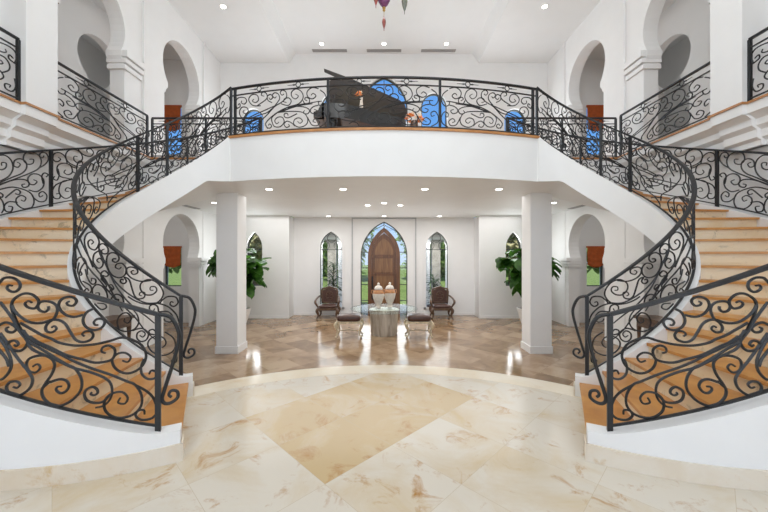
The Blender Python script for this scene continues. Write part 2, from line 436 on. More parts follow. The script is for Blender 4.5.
def leafy(name, c1, c2, rough=.5, scale=5):
    m, nt, N, L, b = nodes(name)
    g = N.new('ShaderNodeNewGeometry')
    n = N.new('ShaderNodeTexNoise'); n.inputs['Scale'].default_value = scale; n.inputs['Detail'].default_value = 3
    L.new(g.outputs['Position'], n.inputs['Vector'])
    r = ramp(nt, [(.35, c1), (.65, c2)])
    L.new(n.outputs['Fac'], r.inputs['Fac']); L.new(r.outputs['Color'], b.inputs['Base Color'])
    b.inputs['Roughness'].default_value = rough
    t = N.new('ShaderNodeBsdfTranslucent'); L.new(r.outputs['Color'], t.inputs['Color'])
    mx = N.new('ShaderNodeMixShader'); mx.inputs['Fac'].default_value = .55
    L.new(b.outputs[0], mx.inputs[1]); L.new(t.outputs[0], mx.inputs[2])
    L.new(mx.outputs[0], N['Material Output'].inputs['Surface'])
    return m


M = {
    'paint': plain('white_wall_paint', (.80, .80, .795), .6, var=.012, scale=3, bump=.02),
    'ceil': plain('warm_white_ceiling_paint', (.765, .775, .775), .7, var=.012, scale=2),
    'ceil_low': plain('matte_ceiling_paint', (.72, .715, .70), .7, var=.012, scale=2),
    'trimp': plain('white_trim_paint', (.80, .80, .795), .45, var=.01),
    'marble': stone('cream_marble_slabs', .74, (.60, .505, .365), (.54, .405, .225), (.645, .595, .51), (.42, .22, .07), .16, 1.0, spec=.35, drift=.25, joint=.0018, vs=3.4),
    'ring': stone('pale_marble_border', 0, (.74, .66, .52), (.70, .58, .42), (.78, .72, .62), (.6, .42, .22), .16, .4, spec=.35),
    'travertine': stone('brown_travertine_tiles', .62, (.315, .205, .12), (.21, .13, .07), (.43, .31, .20), (.17, .105, .055), .13, .6),
    'riser': stone('cream_riser_stone', 0, (.79, .66, .46), (.75, .58, .35), (.82, .73, .56), (.25, .20, .11), .3, 1.0, vs=5),
    'base': stone('cream_base_stone', 0, (.70, .62, .51), (.66, .55, .41), (.74, .69, .61), (.55, .34, .11), .25, .9),
    'tread': wood('orange_oak_treads', (.45, .19, .042), (.59, .285, .075), .35, (3, 3, 3)),
    'edge': wood('orange_edge_board', (.40, .17, .05), (.52, .25, .09), .4, (3, 3, 3)),
    'iron': plain('black_wrought_iron', (.0095, .0105, .0125), .42, 0, var=.25, scale=40),
    'piano': plain('black_piano_lacquer', (.012, .012, .013), .28, var=.1, coat=.6),
    'pianolid': plain('grey_sheen_lid_lacquer', (.075, .076, .08), .5, var=.1, coat=.6),  # black lacquer lightened; the lid's grey reflection is put into the base colour
    'brass': plain('aged_brass', (.55, .36, .12), .35, .9, var=.15),
    'white_key': plain('ivory_keys', (.8, .78, .72), .3),
    'door': wood('brown_oak_door', (.085, .03, .008), (.17, .065, .018), .4, (9, 9, .8)),
    'doorpanel': wood('golden_door_panels', (.12, .052, .016), (.26, .12, .04), .4, (9, 9, .8)),
    'darkwood': wood('dark_carved_wood', (.05, .027, .016), (.16, .088, .05), .4, (6, 6, 6)),
    'leather': plain('brown_leather', (.075, .032, .022), .38, var=.25, scale=30, bump=.2),
    'cream_wood': plain('cream_gilt_wood', (.62, .52, .36), .4, var=.3, scale=25),
    'trunk': wood('petrified_wood_drum', (.26, .20, .15), (.60, .52, .43), .5, (5, 5, .8)),
    'urn': plain('white_glazed_urn', (.74, .68, .60), .3, var=.12, scale=14),
    'urnband': plain('terracotta_urn_band', (.50, .23, .09), .4, var=.25, scale=18),
    'tableglass': glass('clear_table_glass', (.93, .97, .96), .02, .07),
    'pane': glass('clear_window_glass', (.97, .98, .98), .06),
    'lead': plain('dark_window_lead', (.05, .055, .05), .5),
    'blind': plain('burnt_orange_blind', (.42, .085, .012), .75, var=.18, scale=9),
    'leaf': leafy('fig_leaf_green', (.02, .075, .012), (.075, .21, .025), .35),
    'stemm': plain('brown_stem', (.12, .08, .045), .8, var=.3),
    'pot': plain('white_plant_pot', (.75, .74, .72), .4),
    'soil': plain('dark_soil', (.03, .02, .015), .9),
    'frond': leafy('dark_frond_green', (.012, .035, .012), (.05, .105, .03), .5),
    'tree1': leafy('tree_leaves', (.08, .17, .03), (.30, .44, .12), .6, 2.5),
    'tree2': leafy('pale_tree_leaves', (.22, .24, .11), (.58, .52, .32), .6, 2.5),
    'lawn': leafy('lawn_grass', (.12, .19, .045), (.22, .30, .085), .9, 3),
    'paving': plain('pale_outdoor_paving', (.42, .39, .35), .8),
    'pierst': plain('grey_porch_stone', (.42, .39, .34), .8, var=.2, scale=6),
    'groove_shade': plain('grey_groove_shade', (.46, .47, .48), .5),  # shading line of a groove, put into the colour as grey
    'lamp': glow('downlight_lens', (1, .95, .88), 9),
    'ring_m': plain('white_metal_ring', (.8, .8, .79), .4),
    'vent': plain('grey_vent_slats', (.34, .33, .32), .6),
    'purple': plain('purple_lantern_glass', (.20, .06, .17), .12, var=.35, scale=30, coat=.5),
    'redglass': plain('red_lantern_glass', (.30, .06, .045), .12, var=.35, scale=30, coat=.5),
    'greyglass': plain('smoky_lantern_glass', (.16, .17, .13), .12, var=.35, scale=30, coat=.5),
    'petal': plain('orange_petals', (.75, .20, .02), .6, var=.3, scale=20),
    'petal2': plain('pale_petals', (.8, .62, .45), .6, var=.2, scale=20),
}

# ------------------------------------------------------------------ geometry constants
H = 1.75                        # eye height
FL = 332.0                      # focal length in pixels of a 768 px wide frame
SX, SY = -3.14, 5.37            # axis of the left stair
RI, RO = 1.36, 2.77             # railing radii of the stair
NR = 23                         # risers
ZB = 4.16                       # balcony floor
ZL = -0.56                      # foyer floor (three steps down)
ZC = 3.25                       # ceiling of the foyer
XW = 6.06                       # arcade wall
YB = 12.3                       # back wall
YF = 13.0                       # front wall of the foyer, centre
Rz = ZB / NR
ANG = rad(209)
T = lambda s: rad(297) - ANG * s
zrb = lambda s: .303 + 3.904 * max(0, min(s, 1))
def SP(R, s, z):
    k = (R - RI) / (RO - RI)
    t = rad(296.85 - .84 * k + (208.7 * -s) + .0 * k)
    return (SX + R * cos(t), 5.354 + R * (1.007 + .007 * k) * sin(t), z)
frange = lambda a, b, n: [a + (b - a) * i / n for i in range(n + 1)]


def catmull(p, k=4):
    out = []
    n = len(p)
    for i in range(n - 1):
        a = p[max(i - 1, 0)]; b = p[i]; c = p[i + 1]; d = p[min(i + 2, n - 1)]
        for j in range(k):
            t = j / k
            out.append(tuple(.5 * (2 * b[m] + (c[m] - a[m]) * t + (2 * a[m] - 5 * b[m] + 4 * c[m] - d[m]) * t * t
                                   + (3 * b[m] - a[m] - 3 * c[m] + d[m]) * t ** 3) for m in range(len(b))))
    out.append(tuple(p[-1]))
    return out


# ------------------------------------------------------------------ wrought iron railings
def railing(name, label, C, L, a, posts, panels, double, base_at, volute=None, group='wrought iron railings',
            drop=.07, step=.08, thin=.0105):
    """C(u) -> (x, y, z) base line, u in metres; panels: (u0, u1, pattern, flip, metric)"""
    root = thing(name, label, 'railing', base_at, group)
    n = max(2, int(L / step))
    us = [L * i / n for i in range(n + 1)]
    up = lambda u, dz: (lambda p: (p[0], p[1], p[2] + dz))(C(u))
    MB().sweep([up(u, a) for u in us], .052, .036).build('handrail', M['iron'], root, 40)
    MB().sweep([up(u, 0) for u in us], .03, .018).build('bottom_rail', M['iron'], root, 40)
    vtop = a
    if double:
        vtop = a - .14
        MB().sweep([up(u, vtop) for u in us], .03, .018).build('upper_rail', M['iron'], root, 40)
    for u in posts:
        p0 = C(max(0, u - .02)); p1 = C(min(L, u + .02)); p = C(u)
        dx, dy = p1[0] - p0[0], p1[1] - p0[1]; l = sqrt(dx * dx + dy * dy) or 1
        tx, ty = dx / l * .021, dy / l * .021
        q = [(p[0] + tx * i - ty * j, p[1] + ty * i + tx * j) for i, j in ((-1, -1), (1, -1), (1, 1), (-1, 1))]
        MB().prism(q, p[2] - drop, p[2] + a - .01).build('post', M['iron'], root)
    for (u0, u1, pat, flip, metric) in panels:
        mb = MB()
        for el in pat:
            pts = catmull(el, 4)
            P = []
            for (x, v) in pts:
                t = x if not metric else x / metric
                if flip:
                    t = 1 - t
                u = u0 + (u1 - u0) * t
                u = min(max(u, 0.0), L)
                b = C(u)
                P.append((b[0], b[1], b[2] + .01 + (vtop - .02) * min(max(v, 0), 1)))
            nP = len(P)
            rr = [thin if i < nP * .7 else thin - .003 * (i / nP - .7) / .3 for i in range(nP)]
            mb.tube(P, rr, 5)
        mb.build('scroll_panel', M['iron'], root, 60)
        if double:
            for fr in (.28, .70):
                u = u0 + (u1 - u0) * fr
                rg = MB()
                e = .048
                rg.tube([up(u + e * cos(w) * 1.0, vtop + .07 + e * sin(w)) for w in frange(0, 2 * pi, 16)[:-1]], .009, 5, closed=True)
                for sg in (-1, 1):
                    rg.tube([up(u + sg * d, vtop + .07) for d in (.05, .09, .12, .22)], [.008, .016, .007, .004], 5)
                rg.build('ring_ornament', M['iron'], root, 60)
    if volute:
        (ux, sc, vp) = volute
        p = C(0); q = C(.03)
        dx, dy = p[0] - q[0], p[1] - q[1]; l = sqrt(dx * dx + dy * dy)
        dx, dy = dx / l, dy / l
        P = [(p[0] + dx * x * sc, p[1] + dy * x * sc, p[2] + a - y * sc) for x, y in catmull(vp, 4)]
        MB().tube(P, [.018 - .006 * i / len(P) for i in range(len(P))], 7).build('volute', M['iron'], root, 60)
    return root


VOL = [(0, 0), (35, 12), (57, 58), (58, 100), (42, 170), (20, 248), (11, 285), (20, 302), (38, 302), (56, 288), (54, 267), (38, 262), (30, 274), (38, 284)]
LO = ANG * RO; LI = ANG * RI
PA_MAX = max(u for el in PAN_A for u, v in el)
PA = [[(u, min(1, v * 1.0)) for u, v in el] for el in PAN_A]


def side_word():
    return 'right' if MIR[0] else 'left'


def stair_side():
    S = side_word()
    # ---------------- staircase
    root = thing('curved_staircase', '%s curved staircase with orange wood treads and cream stone risers' % S, 'staircase', (SX + 1.6, SY - 2.4, 0), 'curved staircases')
    ds = 1.012 / 22
    for k in range(1, NR):
        s0 = -.012 + (k - 1) * ds - .0045; s1 = -.012 + k * ds + .002
        z1 = Rz * k; z0 = z1 - .032
        r0, r1 = RI + .06, RO - .05
        pts = [SP(r0, s, 0)[:2] for s in frange(s0, s1, 4)] + [SP(r1, s, 0)[:2] for s in frange(s1, s0, 4)]
        MB().prism(pts, z0, z1).build('tread', M['tread'], root)
        q0 = s0 + .0045; q1 = q0 + .006
        zb_ = max(0, Rz * (k - 1)) if k > 1 else 0
        pts = [SP(r0, s, 0)[:2] for s in (q0, q1)] + [SP(r1, s, 0)[:2] for s in (q1, q0)]
        MB().prism(pts, zb_, z0).build('riser', M['riser'], root)
    pts = [SP(RI + .06, s, 0)[:2] for s in (.997, 1.0)] + [SP(RO - .05, s, 0)[:2] for s in (1.0, .997)]
    MB().prism(pts, Rz * 22, ZB - .045).build('riser', M['riser'], root)

    def wall(name, R, w, sa, sg, lowz, nm=70):
        mb = MB(); vs = []; fs = []
        S_ = frange(sa, 1.0, nm)
        for s in S_:
            zt = zrb(s) - .045
            zlow = lowz if s < sg else min(zrb(s) - .60, ZC)
            for r, z in ((R - w, zlow), (R + w, zlow), (R + w, zt), (R - w, zt)):
                vs.append(SP(r, s, z))
        for i in range(len(S_) - 1):
            for k in range(4):
                l = (k + 1) % 4
                fs.append((i * 4 + k, i * 4 + l, (i + 1) * 4 + l, (i + 1) * 4 + k))
        fs.append((3, 2, 1, 0)); e = (len(S_) - 1) * 4; fs.append((e, e + 1, e + 2, e + 3))
        fs = [list(reversed(f)) for f in fs]
        mb.add(vs, fs)
        return mb.build(name, M['paint'], root, 35)
    wall('inner_stair_wall', RI, .06, -.0255, .30, ZL)
    wall('outer_stair_wall', RO, .075, -.0165, .42, 0)
    # soffit
    mb = MB(); vs = []; fs = []
    S_ = frange(.30, 1.0, 50)
    for s in S_:
        zs = min(zrb(s) - .60, ZC) - .002
        for r, z in ((RI - .055, zs), (RO + .07, zs), (RO + .07, zs + .1), (RI - .055, zs + .1)):
            vs.append(SP(r, s, z))
    for i in range(len(S_) - 1):
        for k in range(4):
            l = (k + 1) % 4
            fs.append(((i + 1) * 4 + k, (i + 1) * 4 + l, i * 4 + l, i * 4 + k))
    mb.add(vs, fs).build('soffit', M['paint'], root, 35)
    pts = [SP(RI + .05, s, 0)[:2] for s in (.297, .303)] + [SP(RO - .06, s, 0)[:2] for s in (.303, .297)]
    MB().prism(pts, 0, zrb(.3) - .55).build('closing_wall', M['paint'], root)
    # stone plinth round the foot of the outer wall
    mb = MB()
    ss = frange(-.0175, .42, 40)
    pts = [SP(RO + .074, s, 0)[:2] for s in ss] + [SP(RO + .09, s, 0)[:2] for s in reversed(ss)]
    mb.prism(pts, 0, .15)
    pts = [SP(RO - .076, s, 0)[:2] for s in (-.0167, -.0185)] + [SP(RO + .088, s, 0)[:2] for s in (-.0185, -.0167)]
    mb.prism(pts, 0, .15)
    pts = [SP(RI - .061, s, 0)[:2] for s in (-.0257, -.0287)] + [SP(RI + .061, s, 0)[:2] for s in (-.0287, -.0257)]
    mb.prism(pts, 0, .15)
    mb.build('stone_plinth', M['base'], root, 35)

    # ---------------- railings of the stair
    Co = lambda u: SP(RO, u / LO, zrb(u / LO))
    Ci = lambda u: SP(RI, u / LI, zrb(u / LI))
    sa = PA_MAX
    b = [sa, 3.15, 5.20, 6.80, 8.45, LO]
    railing('stair_railing', 'outer black scroll railing of the %s staircase, nearest the camera' % S, Co, LO, .95,
            [0, 3.15, .6045 * LO, 8.45, LO], [(0, sa, PA, False, sa), (0, LO, PAN_O, False, LO)] + [(b[i], b[i + 1], PAN_E, i % 2 == 0, None) for i in (0, 1, 3, 4)],
            False, SP(RO, 0, .24), (0, .0087 / 3.413, VOL), drop=.05)
    c = [.295 * LI, .675 * LI, .771 * LI, LI]
    half = [[(u * 2, v) for u, v in el if u < .52] for el in PAN_E]
    half = [e for e in half if len(e) > 5]
    railing('stair_railing', 'inner black scroll railing curving around the well of the %s staircase' % S, Ci, LI, .95,
            [0, c[1], c[2], LI], [(0, LI, PAN_I, False, LI), (c[0], c[1], PAN_E, True, None), (c[1], c[2], half, True, None), (c[2], c[3], PAN_E, False, None)],
            False, SP(RI, 0, .24), (0, .0125 / 3.413 * .70, VOL), drop=.05, step=.05, thin=.0092)
    # ---------------- flat guard on the landing
    y = 8.13
    Lg = 5.70 - 3.06
    Cg = lambda u: (-5.70 + u, y + .04, ZB + .05)
    railing('landing_railing', 'straight black railing along the %s landing edge, behind the staircase' % S, Cg, Lg, .93, [0, Lg / 2, Lg],
            [(0, Lg / 2, PAN_E, False, None), (Lg / 2, Lg, PAN_E, True, None)], True, (-5.70, y, ZB), drop=.05)
    # ---------------- corridor rails
    for (y0, y1, lab) in ((5.74, 8.02, 'black railing across the large upper arch on the %s gallery, behind the pier'),
                          (3.0, 5.19, 'black railing on the %s upper gallery, cut by the photo edge')):
        Lc = y1 - y0
        Cc = lambda u, y0=y0: (-5.72, y0 + u, ZB + .05)
        railing('gallery_railing', lab % S, Cc, Lc, .93, [0, Lc], [(0, Lc, PAN_E, True, None)], True, (-5.72, y0, ZB), drop=.05)


# ------------------------------------------------------------------ walls with openings
def wall_open(mb, a0, a1, z0, z1, ops, axis, h0, h1):
    """ops: list of (outline points left-bottom ... right-bottom, zbottom)"""
    cur = a0
    for out, zb in sorted(ops, key=lambda o: min(p[0] for p in o[0])):
        l = min(p[0] for p in out) - .06; r = max(p[0] for p in out) + .06
        if l > cur + 1e-4:
            mb.prism([(cur, z0), (l, z0), (l, z1), (cur, z1)], h0, h1, axis)
        if zb > z0 + 1e-4:
            mb.prism([(l, z0), (r, z0), (r, zb), (l, zb)], h0, h1, axis)
        # two halves, cut at the crown, so that each piece is a simple polygon
        k = max(range(len(out)), key=lambda i: out[i][1])
        c = out[k][0]
        mb.prism([(l, z1), (l, zb)] + list(out[:k + 1]) + [(c, z1)], h0, h1, axis)
        mb.prism([(c, z1)] + list(out[k:]) + [(r, zb), (r, z1)], h0, h1, axis)
        cur = r
    if cur < a1 - 1e-4:
        mb.prism([(cur, z0), (a1, z0), (a1, z1), (cur, z1)], h0, h1, axis)
    return mb


def horseshoe(c, w, z0, zi0, zi1, R, zc):
    a = math.asin((zc - zi1) / R)
    wi = R * cos(a)
    left = [(c - w, z0), (c - w, zi0), (c - (w * .7 + wi * .3), zi0 + .02), (c - (w * .55 + wi * .45), zi0 + .1 * 1), (c - wi, zi1 - .12), (c - wi, zi1)]
    n = 28
    arc = [(c - R * cos(t), zc + R * sin(t)) for t in frange(-a, pi + a, n)]
    right = [(2 * c - p[0], p[1]) for p in reversed(left)]
    return left[:-1] + arc + right[1:]


def pointed(w, z0, zs, zt, c=0, n=12):
    Hh = zt - zs
    r = (Hh * Hh + w * w) / (2 * w)
    L_ = [(c - w, z0)]
    a1 = math.atan2(Hh, (r - w))
    for i in range(n + 1):
        t = a1 * i / n
        L_.append((c - w + r - r * cos(t), zs + r * sin(t)))
    return L_ + [(2 * c - p[0], p[1]) for p in reversed(L_[:-1])]


def rounded(w, z0, zs, c=0, n=16, sq=1.0):
    return [(c - w, z0)] + [(c - w * cos(t), zs + w * sq * sin(t)) for t in frange(0, pi, n)] + [(c + w, z0)]


def ring_of(mb, out, th, h0, h1, axis, closed_bottom=True):
    """a frame of thickness th inside an outline"""
    n = len(out)
    cx = sum(p[0] for p in out) / n
    inn = []
    for i in range(n):
        a = out[max(i - 1, 0)]; b = out[min(i + 1, n - 1)]
        dx, dz = b[0] - a[0], b[1] - a[1]; l = sqrt(dx * dx + dz * dz) or 1
        nx, nz = dz / l, -dx / l
        inn.append((out[i][0] + nx * th, out[i][1] + nz * th))
    for i in range(n - 1):
        mb.prism([out[i], out[i + 1], inn[i + 1], inn[i]], h0, h1, axis)
    if closed_bottom:
        zb = out[0][1]
        mb.prism([(out[0][0], zb), (out[-1][0], zb), (out[-1][0], zb + th), (out[0][0], zb + th)], h0, h1, axis)
    return mb


WN = [0]


def window(out, y, face, fw=.05, pane_mat='pane', frame_mat='lead', bars=(), depth=.08):
    """structure: frame + pane + lead bars in a y = const wall"""
    WN[0] += 1
    nm = 'window_%d' % WN[0]
    mb = MB(); ring_of(mb, out, fw, y, y + depth, 'y')
    fr = struct(mb.build(nm, M[frame_mat]))
    MB().prism(out, y + depth * .45, y + depth * .55, 'y').build('pane', M[pane_mat], fr)
    if bars:
        mb = MB()
        for b in bars:
            if b[0] == 'h':
                mb.box(b[1], b[2], y + .02, y + .055, b[3] - .012, b[3] + .012)
            elif b[0] == 'v':
                mb.box(b[3] - .012, b[3] + .012, y + .02, y + .055, b[1], b[2])
            else:
                mb.tube([(p[0], y + .04, p[1]) for p in b[1]], .012, 5)
        mb.build('glazing_bar', M['lead'], fr)
    return fr


LB = {}


def arcade_side():
    S = side_word()
    # lower wall, two horseshoe arches
    lo = [(horseshoe(6.87, .86, ZL, 1.40, 1.68, .88, 2.11), ZL), (horseshoe(10.0, .88, ZL, 1.40, 1.68, .90, 2.11), ZL)]
    mb = wall_open(MB(), -6, YB, ZL, ZB - .05, lo, 'x', -XW - .34, -XW)
    wl = struct(mb.build('wall_%s_lower' % S, M['paint']))
    up = [(horseshoe(4.05, .95, ZB, 6.10, 6.50, .95, 7.0), ZB), (horseshoe(6.87, .88, ZB, 6.10, 6.50, .90, 6.95), ZB),
          (horseshoe(10.0, .84, ZB, 6.28, 6.6, .90, 7.18), ZB)]
    mb = wall_open(MB(), -6, YB, ZB, 9.3, up, 'x', -XW - .34, -XW)
    wu = struct(mb.build('wall_%s' % S, M['paint']))
    # capitals beside the arches
    def cap(c, w, wi, zi0, zi1, parent, sides=(-1, 1)):
        for sg in sides:
            mb = MB()
            e = c + sg * w
            for i, (o, z) in enumerate(((.03, 0), (.075, .33), (.11, .66))):
                za = zi0 + (zi1 - zi0) * z; zb_ = zi0 + (zi1 - zi0) * (z + .25)
                y0 = e - sg * (o * .35 + (w - wi) * .5); y1 = e + sg * .5
                mb.box(-XW - .36, -XW + .03 + o * .9, min(y0, y1), max(y0, y1), za, zb_ + (.04 if i == 2 else .0))
            mb.build('capital', M['trimp'], parent)
    cap(6.87, .86, .78, 1.40, 1.68, wl); cap(10.0, .86, .79, 1.40, 1.68, wl, (1,))
    cap(6.87, .88, .78, 6.10, 6.50, wu); cap(10.0, .80, .67, 6.28, 6.60, wu, (1,))
    # square mouldings round the far arches
    mb = MB()
    for y in (8.36, 11.12):
        mb.box(-XW, -XW + .05, y - .035, y + .035, ZB, 8.9)
    for y in (8.36, 11.12):
        mb.box(-XW, -XW + .014, y - .02, y + .02, ZL, ZC)
    struct(mb.build('trim_%s_frames' % S, M['trimp']))
    # the projecting pier with its corbel
    mb = MB()
    mb.box(-XW, -5.62, 5.21, 5.72, 3.97, 9.3)
    struct(mb.build('wall_%s_pier' % S, M['paint']))
    # gallery floor, its orange edge and the cornice under it
    mb = MB()
    mb.box(-7.8, -5.70, -6, 8.10, 3.98, ZB - .03)
    mb.box(-9.5, -XW - .3, 8.10, 11.6, 3.98, ZB - .03)
    mb.box(-9.5, -7.8, 7.0, 8.10, 3.98, ZB - .03)
    struct(mb.build('floor_%s_gallery' % S, M['paint']))
    mb = MB()
    mb.box(-7.8, -5.67, -6, 8.10, ZB - .03, ZB)
    mb.box(-7.8, -XW - .3, 8.10, 11.6, ZB - .03, ZB)
    mb.box(-5.67, -5.59, 5.19, 5.74, ZB - .03, ZB + .002)
    struct(mb.build('trim_%s_gallery_edge' % S, M['edge']))
    prof = [(-XW, 3.50), (-XW + .07, 3.50), (-XW + .07, 3.58), (-XW + .14, 3.62), (-XW + .14, 3.74), (-XW + .22, 3.80), (-XW + .22, 3.90), (-5.72, 3.98), (-XW, 3.98)]
    mb = MB().prism(prof, -6, 8.10, 'y')
    mb.prism([(x + (.07 if x > -XW + .01 else 0), z) for x, z in prof], 5.21, 5.72, 'y')
    struct(mb.build('trim_%s_cornice' % S, M['trimp']))
    # gallery behind the arches
    up2 = [(horseshoe(9.09, .62, ZB, 6.15, 6.5, .66, 7.05), ZB)]
    mb = wall_open(MB(), -6, 11.6, ZL, 9.3, up2, 'x', -7.99, -7.79)
    mb.box(-9.5, -9.4, 7, 11.6, ZB, 9.3)
    mb.box(-9.4, -7.99, 7, 7.1, ZB, 9.3)
    struct(mb.build('wall_%s_gallery' % S, M['paint']))

    struct(MB().box(-9.5, -XW - .34, -6, 11.6, 8.55, 8.7).build('ceiling_%s_gallery' % S, M['ceil']))
    # end wall of the side passage, windows on both floors

    rect = lambda x0, x1, z0, z1: [(x0, z0), (x0, z1), ((x0 + x1) / 2, z1 + .0005), (x1, z1), (x1, z0)]
    ops_lo = rect(-7.60, -7.02, .70, 2.08); ops_up = rect(-7.60, -7.02, 5.26, 6.95)
    mb = MB()
    wall_open(mb, -9.5, -XW - .3, ZL, ZB, [(ops_lo, .70)], 'y', 11.5, 11.7)
    wall_open(mb, -9.5, -XW - .3, ZB, 9.3, [(ops_up, 5.26)], 'y', 11.5, 11.7)
    struct(mb.build('wall_%s_passage_end' % S, M['paint']))
    window(ops_lo, 11.55, 0, .03)
    window(ops_up, 11.55, 0, .03, bars=[('h', -7.6, -7.02, 5.6)])
    for z0, z1, lab in ((1.42, 2.06, 'burnt orange roman blind in the %s lower arch, above a green window'), (6.12, 6.93, 'burnt orange roman blind in the %s upper arch, above a blue window')):
        mb = MB(); vs = []; fs = []
        nx, nz = 12, 14
        for i in range(nx + 1):
            for j in range(nz + 1):
                a = i / nx; b = j / nz
                low = z0 - .10 * sin(pi * a) + .03
                z = low + (z1 - low) * b
                yb = 11.47 - .035 * abs(sin(b * pi * 4)) * (1 - b) - .01
                vs.append((-7.60 + .58 * a, yb, z))
        o = len(vs)
        vs += [(x, y + .012, z) for x, y, z in vs]
        for i in range(nx):
            for j in range(nz):
                q = [i * (nz + 1) + j, (i + 1) * (nz + 1) + j, (i + 1) * (nz + 1) + j + 1, i * (nz + 1) + j + 1]
                fs.append(q); fs.append([o + k for k in reversed(q)])
        mb.add(vs, fs)
        r = thing('roman_blind', lab % S, 'blind', (-7.31, 11.46, z0), 'orange roman blinds')
        mb.build('fabric', M['blind'], r, 50)
        MB().box(-7.62, -7.0, 11.45, 11.495, z1 - .03, z1 + .03).build('head_rail', M['blind'], r)
    # carved console under the upper flight
    r = thing('carved_console', 'carved dark wood console under the %s staircase, seen through its railing' % S, 'console table', (-5.62, 6.55, ZL), 'carved consoles')
    cx0, cy0 = -5.62, 6.55
    MB().box(cx0 - .22, cx0 + .26, cy0 - .6, cy0 + .6, ZL + .98, ZL + 1.04).build('top', M['darkwood'], r)
    MB().box(cx0 - .18, cx0 + .22, cy0 - .55, cy0 + .55, ZL + .82, ZL + .98).build('apron', M['darkwood'], r)
    for i in (-.15, .19):
        for j in (-.52, .52):
            MB().lathe([(.03, 0), (.045, .06), (.025, .15), (.04, .4), (.03, .6), (.045, .83)], (cx0 + i, cy0 + j, ZL), 10).build('leg', M['darkwood'], r, 40)


def column_side():
    S = side_word()
    x0, x1, y0, y1 = -3.97, -3.47, 7.86, 8.36
    r = thing('square_column', 'white square column under the balcony, %s of the front door' % S, 'column', (-3.72, 8.11, ZL), 'square columns')
    MB().box(x0, x1, y0, y1, ZL, ZC).build('shaft', M['paint'], r)
    MB().box(x0 - .02, x1 + .02, y0 - .02, y1 + .02, ZL, ZL + .17).build('plinth', M['trimp'], r)


# ------------------------------------------------------------------ build both sides
for MIR[0] in (False, True):
    stair_side()
    arcade_side()
    column_side()
MIR[0] = False

# ------------------------------------------------------------------ floors
AR, AC = 4.12, 1.2             # edge of the raised hall floor is an arc
t0 = math.acos(3.0 / AR)
arc = [(AR * cos(t), AC + AR * sin(t)) for t in frange(t0, pi - t0, 60)]
yb = arc[0][1]
poly = [(-6.5, -6), (6.5, -6), (6.5, yb)] + arc + [(-6.5, yb)]
struct(MB().prism(poly, -.75, 0).build('floor_hall', M['marble']))
inn = [((AR - .36) * cos(t), AC + (AR - .36) * sin(t)) for t in frange(t0, pi - t0, 60)]
mb = MB()
for i in range(60):
    mb.prism([arc[i], arc[i + 1], inn[i + 1], inn[i]], 0, .002)
struct(mb.build('trim_floor_border', M['ring']))
# two steps down to the foyer along the arc
mb = MB()
for k, w in ((1, .30), (2, .60)):
    a2 = [((AR + w) * cos(t), AC + (AR + w) * sin(t)) for t in frange(t0 + .15, pi - t0 - .15, 40)]
    a1 = [((AR - .01) * cos(t), AC + (AR - .01) * sin(t)) for t in frange(t0 + .15, pi - t0 - .15, 40)]
    for i in range(40):
        mb.prism([a1[i], a1[i + 1], a2[i + 1], a2[i]], -.75, ZL * k / 3)
struct(mb.build('floor_steps', M['ring']))
struct(MB().box(-9.5, 9.5, 3.0, 13.35, -.80, ZL).build('floor_foyer', M['travertine']))
mb = MB()

# ------------------------------------------------------------------ balcony slab, its orange edge, ceilings
BR = 10.9; BC = 6.24 + BR
ba = math.asin(3.12 / BR)
front = [(BR * sin(t), BC - BR * cos(t)) for t in frange(-ba, ba, 48)]
slab = front + [(3.12, 8.13), (XW, 8.13), (XW, YB + .2), (-XW, YB + .2), (-XW, 8.13), (-3.12, 8.13)]
struct(MB().prism(slab, ZC, ZB - .045).build('floor_balcony', M['paint'], smooth=30))
struct(MB().box(-3.5, 3.5, YB + .2, YF + .3, ZC, ZB - .045).build('ceiling_foyer_bay', M['paint']))
front2 = [(p[0] * 1.005, p[1] - .03) for p in front]
slab2 = front2 + [(3.13, 8.10), (XW, 8.10), (XW, YB + .2), (-XW, YB + .2), (-XW, 8.10), (-3.13, 8.10)]
struct(MB().prism(slab2, ZB - .045, ZB).build('trim_balcony_edge', M['edge']))

BL = BR * 2 * ba
def Cb(u):
    t = -ba + u / BR
    R = BR - .05
    return (R * sin(t), BC - R * cos(t), ZB + .045)
p3 = [0.10, BL * .33, BL * .67, BL - .10]
# keep the guard as high as the photo shows it
railing('balcony_railing', 'long curved black scroll railing along the front of the central balcony', Cb, BL, .93, p3,
        [(p3[0], p3[1], PAN_E, False, None), (p3[1], p3[2], PAN_E, False, None), (p3[2], p3[3], PAN_E, True, None)], True, (0, 6.3, ZB), drop=.045)

struct(MB().box(-3.5, 3.5, -6, YB + .2, 9.24, 9.4).build('ceiling_tray', M['ceil']))
mb = MB()
for sg in (-1, 1):
    mb.prism([(sg * 3.5, 8.9), (sg * 6.5, 8.9), (sg * 6.5, 9.4), (sg * 3.27, 9.4), (sg * 3.27, 9.24)], -6, YB + .2, 'y')
struct(mb.build('ceiling_sides', M['ceil']))

